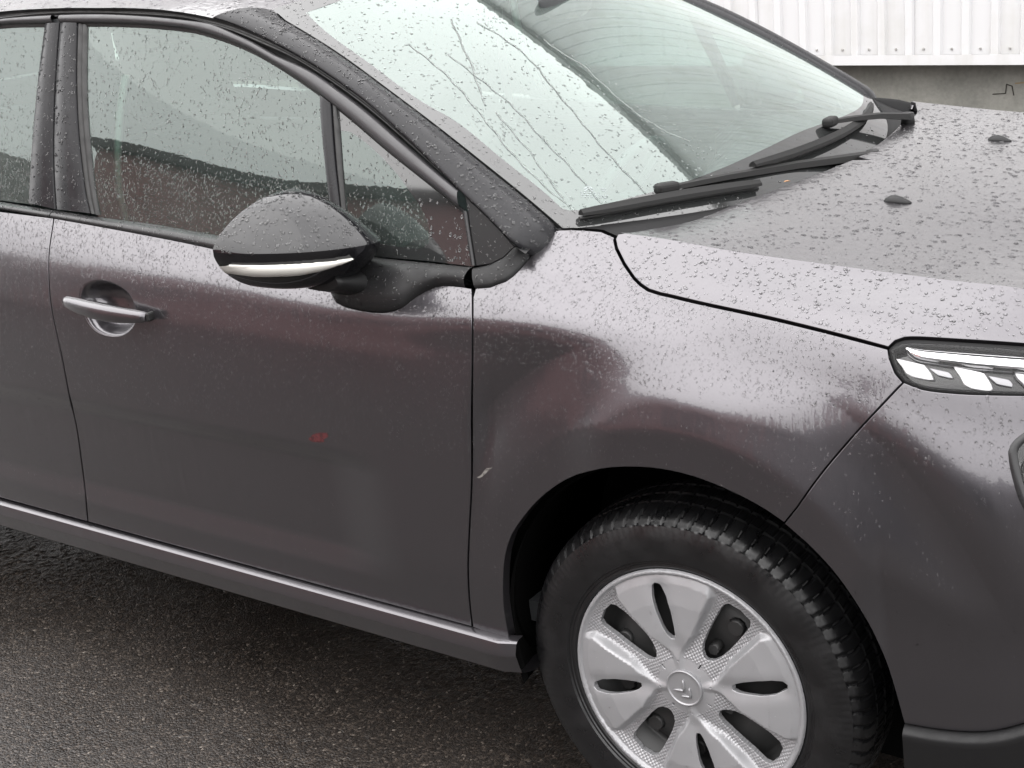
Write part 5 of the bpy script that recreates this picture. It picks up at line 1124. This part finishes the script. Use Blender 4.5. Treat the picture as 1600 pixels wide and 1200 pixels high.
def wheels():
    silver = mat('silver_wheel_paint', (.30, .30, .31), .44, .35, .0, .15); k = NT(silver)
    at = k.n('ShaderNodeAttribute', attribute_name='hatch'); v = k.obj()
    ck = k.n('ShaderNodeTexChecker', Scale=260); mp = k.n('ShaderNodeMapping'); mp.inputs['Rotation'].default_value = (0, R(33), 0); k.l(v, mp.inputs['Vector'])
    w1 = k.n('ShaderNodeTexWave', Scale=62); w1.bands_direction = 'X'; w2 = k.n('ShaderNodeTexWave', Scale=62); w2.bands_direction = 'Z'
    k.l(mp.outputs[0], w1.inputs['Vector']); k.l(mp.outputs[0], w2.inputs['Vector'])
    hh = k.math('MULTIPLY', k.math('ADD', w1.outputs['Fac'], w2.outputs['Fac']), at.outputs['Fac'])
    k.l(k.bump(hh, .35, .003), k.b.inputs['Normal'])
    dn = k.noise(v, 30, 4); k.l(k.range(dn.outputs['Fac'], .3, .7, .28, .5), k.b.inputs['Roughness'])
    tyre_m = mat('wet_tyre_rubber', (.0055, .0055, .006), .42); k = NT(tyre_m); v = k.obj()
    n1 = k.noise(v, 14, 5, .65); n2 = k.noise(v, 180, 3); mp = k.n('ShaderNodeMapping'); mp.inputs['Scale'].default_value = (3, 3, 40); k.l(v, mp.inputs['Vector']); n3 = k.noise(mp.outputs[0], 1, 4)
    k.l(k.range(n1.outputs['Fac'], .35, .65, .22, .6), k.b.inputs['Roughness'])
    hsum = k.math('ADD', k.math('MULTIPLY', n1.outputs['Fac'], 1.0), k.math('MULTIPLY', n2.outputs['Fac'], .12))
    k.l(k.bump(hsum, .22, .006), k.b.inputs['Normal'])
    steel = mat('dark_steel_rim', (.03, .03, .03), .5, .3); disc_m = mat('brake_disc_steel', (.16, .15, .145), .4, .8)
    # cover
    nO = 120
    outer = [(.2085*math.cos(t), .2085*math.sin(t)) for t in np.linspace(0, 2*math.pi, nO, endpoint=False)+.0137]
    pol = lambda r, d: (r*math.cos(R(d)), r*math.sin(R(d)))
    holes = []
    for q in range(4):
        s0 = 12.5+90*q; o0 = 57.5+90*q
        holes.append([pol(r, s0+d) for r, d in [(.085, -2.8), (.085, 2.4), (.094, 5.4), (.110, 6.8), (.138, 7.0), (.163, 6.3), (.181, 4.8), (.187, 2.4), (.183, -.4), (.162, -3.3), (.136, -4.9), (.110, -5.1), (.094, -4.5)]])
        holes.append([pol(r, o0+d) for r, d in [(.067, -4), (.066, 0), (.067, 4), (.074, 10), (.086, 13), (.105, 13), (.130, 11.8), (.155, 10.6), (.173, 9.4), (.182, 7), (.185, 0), (.182, -7), (.173, -9), (.155, -10), (.130, -11.2), (.105, -12.5), (.086, -12.5), (.074, -10)]])
        holes.append([(pol(.0475, s0)[0]+.0028*math.cos(t), pol(.0475, s0)[1]+.0028*math.sin(t)) for t in np.linspace(0, 2*math.pi, 8, endpoint=False)])
        a = R(o0); c = (.049*math.cos(a), .049*math.sin(a))
        if q in (0, 1, 3): holes.append([(c[0]+.0075*math.cos(t)*math.cos(a)-.0024*math.sin(t)*math.sin(a), c[1]+.0075*math.cos(t)*math.sin(a)+.0024*math.sin(t)*math.cos(a)) for t in np.linspace(0, 2*math.pi, 10, endpoint=False)])
        else: holes.append([(c[0]+.004*math.cos(t), c[1]+.004*math.sin(t)) for t in np.linspace(0, 2*math.pi, 8, endpoint=False)])
    cf = lambda a, b: np.c_[np.asarray(a, float), -cover_y(np.asarray(a, float), np.asarray(b, float)), np.asarray(b, float)]
    def cnrm(fn, A, B, out):
        h = 8e-4; du = cf(A+h, B)-cf(A-h, B); dv = cf(A, B+h)-cf(A, B-h); n = np.cross(du, dv); n /= np.linalg.norm(n, axis=1, keepdims=True); n[n[:, 1] > 0] *= -1; return n
    global nrm_of
    keep = nrm_of; nrm_of = cnrm
    V, F, Nn = panel(cf, np.array([0, -1., 0]), outer, 1.0, h=.0031, gap=0, depth=.011, holes=holes, skin='cover', lines=[[(rr*math.cos(t), rr*math.sin(t)) for t in np.linspace(0, 2*math.pi, 150)] for rr in (.1975, .2005, .2035, .2065)])
    nrm_of = keep
    F2 = []
    for f in F:
        a, b, c = V[f[0]], V[f[1]], V[f[2]]; F2.append(f if np.dot(np.cross(b-a, c-a), Nn[list(f)].sum(0)) >= 0 else f[::-1])
    cm = mesh('wheel_cover', V, F2, Nn)
    cz, sz = math.cos(.0315), math.sin(.0315); rz = np.array([[cz, -sz, 0], [sz, cz, 0], [0, 0, 1]])
    SKIN['cover'] = [(p @ rz.T+[-.0017, -.802, .3006], n_ @ rz.T, t_) for p, n_, t_ in SKIN['cover']]
    r = np.hypot(V[:, 0], V[:, 2]); th = np.degrees(np.arctan2(V[:, 2], V[:, 0])); a = (th-57.5+45) % 90-45
    hw = np.interp(r, [.03, .05, .06, .075, .10, .14, .18, .197], [40, 38, 35, 28, 20, 17, 15.5, 18])
    ht = cm.attributes.new('hatch', 'FLOAT', 'POINT'); ht.data.foreach_set('value', ((np.abs(a) < hw-2)&(r > .052)&(r < .197)).astype(float))
    cm.materials.append(silver)
    # emblem cap: shallow disc with a raised rim and two nested chevrons
    eb = MB(); rings = [[(rr*math.cos(t), -y, rr*math.sin(t)) for t in np.linspace(0, 2*math.pi, 48, endpoint=False)] for rr, y in [(.0325, .004), (.0325, .0125), (.0312, .0138), (.0298, .0135), (.0290, .0118), (.0275, .0115), (.015, .0122), (.001, .0125)]]
    eb.loft(rings)
    for (ax, az, L) in ((.0005, -.0035, .0195), (.0115, -.0125, .0165)):
        up_, lf = Vector((-.06, 0, 1)).normalized(), Vector((-1, 0, -.10)).normalized()
        A = Vector((ax, -.0130, az)); wv = .0046
        path = [A+lf*L, A+lf*L*.45+Vector((0, 0, -.0002)), A+lf*.003, A+up_*.003, A+up_*L*.45, A+up_*L]
        for (p0, p1) in ((A, A+lf*L), (A, A+up_*L)):
            d = (p1-p0).normalized(); s_ = d.cross(Vector((0, 1, 0)))
            rr = []
            for t, w in ((-.08, 1), (.3, 1), (.7, .85), (1, .45)):
                c = p0+d*(L*t); rr.append([c+s_*(wv*.5*w)+Vector((0, .002, 0)), c+s_*(wv*.3*w)+Vector((0, -.0026, 0)), c-s_*(wv*.3*w)+Vector((0, -.0026, 0)), c-s_*(wv*.5*w)+Vector((0, .002, 0))])
            eb.loft(rr)
    cap_m = mat('grey_cap_paint', (.30, .30, .31), .34, .5)
    # tyre
    nt_ = 76*12; prof = [(.196, .014), (.203, .008), (.207, .001), (.214, -.004), (.219, -.0035), (.2205, -.0055), (.224, -.0055), (.226, -.009), (.245, -.0135), (.262, -.0140), (.276, -.0115), (.2845, -.0080), (.2865, -.0075), (.2885, -.0050), (.2935, -.001), (.298, .004), (.3015, .011), (.305, .020), (.3075, .034), (.3080, .037), (.3025, .0375), (.3025, .043), (.3085, .0435), (.3095, .070), (.304, .0705), (.304, .078), (.3097, .0785), (.3095, .108), (.304, .1085), (.304, .116), (.3085, .1165), (.306, .142), (.300, .158), (.288, .168), (.25, .173), (.205, .162)]
    V = []; F = []; npf = len(prof)
    for i in range(nt_):
        ph = 2*math.pi*i/nt_
        for j, (rr, y) in enumerate(prof):
            sh = 2.2*math.sin(y*60)
            f = ((i+1.5*sh) % 12)/12; g = 0
            if 13 <= j <= 19 or 22 <= j <= 23 or 26 <= j <= 27 or j in (30, 31, 32): g = .0042 if f < .17 else 0
            if j == 13: g *= .45
            if 10 <= j <= 11: y = y-(.0003 if (i % 6) < 3 else 0)
            V.append(((rr-g)*math.cos(ph), y, (rr-g)*math.sin(ph)))
    for i in range(nt_):
        k2 = (i+1) % nt_
        for j in range(npf-1): F.append((i*npf+j, i*npf+j+1, k2*npf+j+1, k2*npf+j))
    tm = mesh('tyre', V, F); tm.materials.append(tyre_m)
    bm = bmesh.new(); bm.from_mesh(tm); bmesh.ops.recalc_face_normals(bm, faces=bm.faces); bm.to_mesh(tm); bm.free(); tm.set_sharp_from_angle(angle=R(32))
    # steel rim behind the cover
    rb = MB(); rb.loft([[(rr*math.cos(t), y, rr*math.sin(t)) for t in np.linspace(0, 2*math.pi, 64, endpoint=False)] for rr, y in [(.204, .006), (.2, .016), (.186, .02), (.178, .05), (.17, .055), (.150, .036), (.115, .030), (.085, .042), (.06, .040), (.01, .03)]], caps=False)
    for q in range(10):
        a = 2*math.pi*(q+.5)/10; rb.tube([(.135*math.cos(a), .034, .135*math.sin(a)), (.135*math.cos(a), .024, .135*math.sin(a))], [.016, .013], 10, up=(0, 0, 1))
    for q in range(4):
        a = R(57.5+90*q); rb.tube([(.075*math.cos(a), .045, .075*math.sin(a)), (.075*math.cos(a), .020, .075*math.sin(a))], [.011, .010], 6, up=(0, 0, 1))
    first = None
    for i, (x, sd, steer) in enumerate([(-.0017, -1, .0315), (-2.54, -1, 0), (-.0017, 1, .0315), (-2.54, 1, 0)]):
        if first is None:
            w = rb.build('wheel', steel, CAR); w['label'] = 'front wheel nearest the camera with a silver four petal cover'; first = w
            ch = [link('tyre', tm, None, w), link('wheel_cover', cm, None, w), eb.build('emblem', cap_m, w)]
            dm = MB(); dm.loft([[(rr*math.cos(t), y, rr*math.sin(t)) for t in np.linspace(0, 2*math.pi, 48, endpoint=False)] for rr, y in [(.06, .062), (.132, .062), (.132, .084), (.06, .084)]]); ch.append(dm.build('brake_disc', disc_m, w))
        else:
            w = first.copy(); COL.objects.link(w); w.parent = CAR
            for c in ch: c2 = c.copy(); COL.objects.link(c2); c2.parent = w
            if 'label' in w: del w['label']
        w.location = (x, sd*.802, .3006); w.rotation_euler = (0, 0, steer+(math.pi if sd > 0 else 0))
    # liners
    for cx in (ARC[0], ARC[0]-2.54):
        b = MB(); rings = []
        for a in np.linspace(R(-18), R(198), 40):
            r0 = .366; rings.append([(cx+rr*math.cos(a), y, ARC[1]+rr*math.sin(a)) for rr, y in [(.364, -.832), (.369, -.815), (.380, -.77), (.385, -.50), (.392, -.50), (.387, -.75)]])
        b.loft(rings, smooth=True); rp(b.build('wheel_liner', LINER, CAR))
        b = MB(); b.box((cx, -.48, .45), (1.0, .03, .80)); rp(b.build('liner_wall', LINER, CAR))
wheels()

# ---- cabin
def cabin():
    b = MB()
    us = np.linspace(-.66, .66, 15); rows = []
    A = screen(us, np.full(15, .02))
    for t, dz in [(0, -.02), (.25, -.035), (.55, -.045), (.85, -.06), (1, -.10), (1.0, -.35)]:
        rows.append([(p[0]-.42*t, p[1], p[2]+dz) for p in A])
    b.loft(rows, caps=False, closed=False); b.build('dashboard', CABIN, CAR)
    b = MB(); b.box((-1.5, 0, .33), (2.6, 1.5, .04)); b.build('cabin_floor', CABIN, CAR)
    b = MB(); b.box((-2.62, 0, .75), (.06, 1.4, .85)); b.build('cabin_rear_wall', CABIN, CAR)
    for s in (-1, 1):
        b = MB(); b.box((-1.42, s*.735, .61), (2.0, .04, .66)); bevel(b.build('door_lining', CABIN, CAR), .02)
        y = s*.36
        def seat(x0, w):
            b = MB(); b.box((x0, y, .52), (.50, w, .16)); se = bevel(b.build('seat', CLOTH, CAR), .05, 4)
            b = MB(); rings = []
            for t in np.linspace(0, 1, 12):
                c = Vector((x0-.22-.22*t, y, .56+.56*t)); ww = w/2*(1-.22*t**3); th = .065
                rings.append([c+Vector((th*math.cos(a)*(1 if math.cos(a) > 0 else .8), ww*math.copysign(abs(math.sin(a))**.6, math.sin(a)), 0)) for a in np.linspace(0, 2*math.pi, 20, endpoint=False)])
            b.loft(rings); b.build('backrest', CLOTH, se)
            b = MB(); b.box((x0-.475, y, 1.215), (.09, .25, .17), Matrix.Rotation(-.25, 3, 'Y')); bevel(b.build('headrest', CLOTH, se), .04, 4)
        seat(-1.05, .50); seat(-1.95, .56)
    b = MB(); c = Vector((-.78, .36, .80)); ax = Vector((-.9, 0, .42)).normalized(); rot = ax.to_track_quat('Z', 'Y').to_matrix()
    b.tube([c+rot @ Vector((.185*math.cos(t), .185*math.sin(t), 0)) for t in np.linspace(0, 2*math.pi, 49)], .014, 10, up=tuple(ax)); b.box(c-ax*.02, (.10, .10, .05), rot)
    for t in (0, 2.1, 4.2): b.tube([c, c+rot @ Vector((.18*math.cos(t), .18*math.sin(t), 0))], .012, 8, up=tuple(ax))
    b.build('steering_wheel', CABIN, CAR)
    # interior mirror
    b = MB(); rings = []
    for t in np.linspace(-1, 1, 15):
        k = (1-abs(t)**3.5)**.5+.02; c = Vector((-.640-.015*t, -.045+.125*t, 1.345-.008*t))
        rings.append([c+Vector((.022*k*math.cos(a)*.7, 0, .037*k*math.sin(a))) for a in np.linspace(0, 2*math.pi, 18, endpoint=False)])
    b.loft(rings); m = b.build('rear_view_mirror', CABIN, CAR)
    b = MB(); b.box((-.70, -.03, 1.385), (.10, .10, .05)); bevel(b.build('mirror_mount', CABIN, m), .015)
    # belt hanging by the post
    for s in (-1, 1):
        b = MB(); pts = [(-1.325, s*.655, 1.275), (-1.342, s*.672, 1.20), (-1.352, s*.69, 1.11), (-1.352, s*.70, 1.04), (-1.345, s*.70, .95)]
        q = resample_n(np.array(pts), 12); rings = [[Vector(p)+Vector((dx, dy, 0)) for dx, dy in ((-.013, 0), (0, -.002*s*-1), (.013, 0), (0, .0015*s*-1))] for p in q]
        b.loft(rings); b.build('seat_belt', BELTM, CAR)
    for s in (-1, 1):
        b = MB(); b.box((-1.47, s*.63, 1.16), (.12, .05, .46)); b.build('post_lining', CABIN, CAR)
cabin()

# ---- left-hand side: mirrored copies of the right-hand parts
def mirror_side():
    new = {}
    for o in RIGHT:
        me = o.data; m2 = me.copy()
        co = np.empty(len(me.vertices)*3); me.vertices.foreach_get('co', co); co = co.reshape(-1, 3); co[:, 1] *= -1
        m2.vertices.foreach_set('co', co.ravel()); m2.flip_normals()
        if me.name in NREG:
            n = NREG[me.name]*[1, -1, 1]; m2.normals_split_custom_set_from_vertices([tuple(x) for x in n])
        m2.update()
        c = bpy.data.objects.new(o.name.split('.')[0], m2); COL.objects.link(c); new[o] = c
        c.parent = new.get(o.parent, o.parent)
        for md in o.modifiers:
            if md.type == 'BEVEL': bevel(c, md.width, md.segments)
mirror_side()

# ------------------------------------------------------------------ rain on the car: small domes of water standing on the skin
def rain():
    VV = []; FF = []; base = 0
    ang = np.linspace(0, 2*math.pi, 8, endpoint=False)
    def scatter(skin, dens, r0, r1, flat=.42, stretch=1.0, run=0, cond=None, pw=2.2):
        nonlocal base
        for P, N, T in SKIN.get(skin, []):
            a, b, c = P[T[:, 0]], P[T[:, 1]], P[T[:, 2]]
            ar = np.linalg.norm(np.cross(b-a, c-a), axis=1)/2; tot = ar.sum(); n = RNG.poisson(tot*dens)
            if n == 0: continue
            ti = RNG.choice(len(T), n, p=ar/tot); u = RNG.random(n); v = RNG.random(n); fl = u+v > 1; u[fl] = 1-u[fl]; v[fl] = 1-v[fl]
            p = a[ti]+u[:, None]*(b-a)[ti]+v[:, None]*(c-a)[ti]; nn = (N[T[ti, 0]]*(1-u-v)[:, None]+N[T[ti, 1]]*u[:, None]+N[T[ti, 2]]*v[:, None])
            # patchy: rain gathers unevenly
            w = .5+.5*np.sin(p[:, 0]*23+3*np.sin(p[:, 2]*17))*np.sin(p[:, 2]*29+p[:, 1]*19); keep = RNG.random(n) < .45+.55*w
            if cond is not None: keep &= cond(p)
            p = p[keep]; nn = nn[keep]; n = len(p)
            if n == 0: continue
            nn /= np.linalg.norm(nn, axis=1, keepdims=True)
            up = np.array([0, 0, 1.])-nn*nn[:, 2:3]; bad = np.linalg.norm(up, axis=1) < .15; up[bad] = np.cross(nn[bad], [1., 0, 0]); up /= np.linalg.norm(up, axis=1, keepdims=True); sd = np.cross(nn, up)
            r = r0+(r1-r0)*RNG.random(n)**pw
            st = stretch*RNG.uniform(.8, 1.25, n); ph = RNG.uniform(0, 6.28, n)
            rings = []
            wob = 1+.11*np.sin(ang[None]*2+ph[:, None])+.06*np.sin(ang[None]*3+2*ph[:, None])
            for k, hgt in ((1.0, -.06), (.80, .55), (.45, .9)):
                rr = r[:, None]*k*wob
                q = p[:, None]+sd[:, None]*(rr*np.cos(ang))[..., None]+up[:, None]*(rr*np.sin(ang)*st[:, None])[..., None]+nn[:, None]*(r*flat*hgt)[:, None, None]-(up*(r*.18*(1 if hgt > 0 else 0)*run)[:, None])[:, None]
                rings.append(q)
            top = p+nn*(r*flat)[:, None]-up*(r*.18*run)[:, None]
            V = np.concatenate([rings[0], rings[1], rings[2], top[:, None]], 1)   # n,25,3
            VV.append(V.reshape(-1, 3))
            f = []
            for i in range(8):
                j = (i+1) % 8; f += [(j, i, 8+j), (8+j, i, 8+i), (8+j, 8+i, 16+j), (16+j, 8+i, 16+i), (16+j, 16+i, 24)]
            f = np.array(f); FF.append((f[None]+(base+25*np.arange(n))[:, None, None]).reshape(-1, 3)); base += 25*n
    near = lambda p: p[:, 1] < .8
    scatter('bonnet', 2300, .0020, .0060, .30, .9)
    scatter('bonnet', 9000, .0008, .0022, .42)
    scatter('bonnet_side', 22000, .0008, .0034, .46, 1, .4)
    scatter('wing', 62000, .0006, .0022, .5, 1.05, .6, lambda p: p[:, 2] > .84)
    scatter('wing', 14000, .0006, .0016, .5, 1.2, .8, lambda p: (p[:, 2] <= .84)&(p[:, 2] > .42))
    scatter('bumper', 26000, .0007, .0028, .42, 1.1, .7, lambda p: p[:, 2] > .78)
    scatter('bumper', 6000, .0007, .0018, .45, 1.3, 1, lambda p: (p[:, 2] <= .78)&(p[:, 2] > .45))
    scatter('door', 62000, .0006, .0022, .5, 1.15, .7, lambda p: p[:, 2] > .90)
    scatter('door', 22000, .0006, .0016, .5, 1.3, .9, lambda p: (p[:, 2] <= .90)&(p[:, 2] > .66))
    scatter('door', 4000, .0006, .0016, .45, 1.4, 1, lambda p: (p[:, 2] <= .66)&(p[:, 2] > .40))
    scatter('belt', 16000, .0008, .0032, .45, 1.1, .5)
    scatter('pillar', 17000, .0010, .0042, .45, 1, .6)
    scatter('post', 9000, .0009, .0034, .45, 1.2, 1)
    scatter('side_glass', 20000, .0006, .0022, .45, 1.4, 1)
    scatter('side_glass', 30000, .0007, .0020, .5, 1.4, 1, lambda p: p[:, 2] < 1.12-.06*(p[:, 0]+1.3))
    scatter('screen', 9000, .0006, .0030, .40, 1, .4, lambda p: p[:, 1] < -.27)
    scatter('screen_border', 14000, .0008, .0030, .40, 1, .4, lambda p: p[:, 1] < -.3)
    scatter('screen_border', 1200, .001, .0035, .40, 1, .4, lambda p: p[:, 1] > -.3)
    scatter('mirror', 26000, .0009, .0036, .45, 1, .5)
    scatter('roof', 9000, .0009, .0038, .42, 1, .3, lambda p: (p[:, 1] < -.25))
    scatter('cover', 5000, .0006, .0016, .5, 1, .5)
    scatter('lens', 3000, .0008, .003, .45, 1.2, 1)
    V = np.concatenate(VV); F = np.concatenate(FF)
    me = bpy.data.meshes.new('rain_drops'); me.vertices.add(len(V)); me.vertices.foreach_set('co', V.ravel())
    me.loops.add(len(F)*3); me.loops.foreach_set('vertex_index', F.ravel().astype(np.int32))
    me.polygons.add(len(F)); me.polygons.foreach_set('loop_start', np.arange(0, len(F)*3, 3, dtype=np.int32)); me.polygons.foreach_set('use_smooth', np.ones(len(F), bool))
    me.update(calc_edges=True); me.validate()
    link('rain_drops', me, WATER, CAR, kind='stuff')
rain()
def trickles():
    b = MB()
    for k in ('run_a', 'run_b', 'run_c', 'run_d', 'run_e', 'run_f'):
        e = np.asarray(E[k], float); P, n = on(screen, e, OUT['screen'], .0002)
        m = len(P)*3; P = resample_n(P, m); n = resample_n(n, m)
        t = np.gradient(P, axis=0); t /= np.linalg.norm(t, axis=1, keepdims=True); sd = np.cross(t, n)
        w = .0011+.0008*np.abs(np.sin(np.arange(m)*.9+len(k)))+.0004*RNG.random(m); P = P+sd*(.0014*np.sin(np.arange(m)*.7))[:, None]
        rings = [[P[i]+sd[i]*(w[i]*math.cos(a))+n[i]*(.0009*math.sin(a)) for a in np.linspace(0, math.pi, 6)] for i in range(m)]
        b.loft(rings, caps=False, closed=False)
    o = b.build('water_trickles', WATER, SCREEN, kind='stuff')
trickles()

def glass_mark():
    """the small printed mark in the near lower corner of the windscreen: two chevrons over rows of fine print"""
    m = MB(); q = np.array(E['decal']); o, a, c = q[0], q[1]-q[0], q[3]-q[0]
    f = off(screen, .0004, OUT['screen'])
    def bar(p0, p1, w):
        p0, p1 = np.array(p0, float), np.array(p1, float); d = p1-p0; n = np.array([-d[1], d[0]]); n = n/np.hypot(*n)*w
        P = [o+a*t[0]+c*t[1] for t in (p0+n, p1+n, p1-n, p0-n)]; V = f(np.array([p[0] for p in P]), np.array([p[1] for p in P])); m.add(V, [(0, 1, 2, 3)])
    for y in (.02, .22): bar((.15, y+.25), (.30, y), .035); bar((.30, y), (.45, y+.25), .035)
    for r, y in enumerate((.60, .78, .96)):
        x = 0.0
        while x < (.95 if r else .7):
            L = RNG.uniform(.05, .13); bar((x, y), (x+L, y), .03); x += L+.05
    bar((.75, .2), (.95, .2), .03); bar((.78, .36), (.92, .36), .03)
    m.build('glass_mark', mat('grey_glass_print', (.22, .25, .25), .6), SCREEN, kind='stuff')
glass_mark()
def leaf():
    t = thing('leaf', 'tiny orange dead leaf lying between the wipers and the rear edge of the bonnet', 'leaf', (-.062, -.232, 1.0215))
    V = [(-.008, 0, 0), (-.004, -.004, .0022), (.003, -.004, .0030), (.009, 0, .001), (.003, .004, .0030), (-.004, .004, .0022), (0, 0, .0008)]
    V2 = [(x, y, z-.0006) for x, y, z in V]; n = 7
    F = [(i, (i+1) % 6, 6) for i in range(6)]+[((i+1) % 6+n, i+n, 6+n) for i in range(6)]+[(i, i+n, (i+1) % 6+n, (i+1) % 6) for i in range(6)]
    link('leaf_blade', mesh('leaf_blade', V+V2, F, smooth=False), mat('dead_leaf', (.28, .15, .07), .7), t); t.rotation_euler = (0, 0, .7); t.scale = (.75, .75, .75)
leaf()
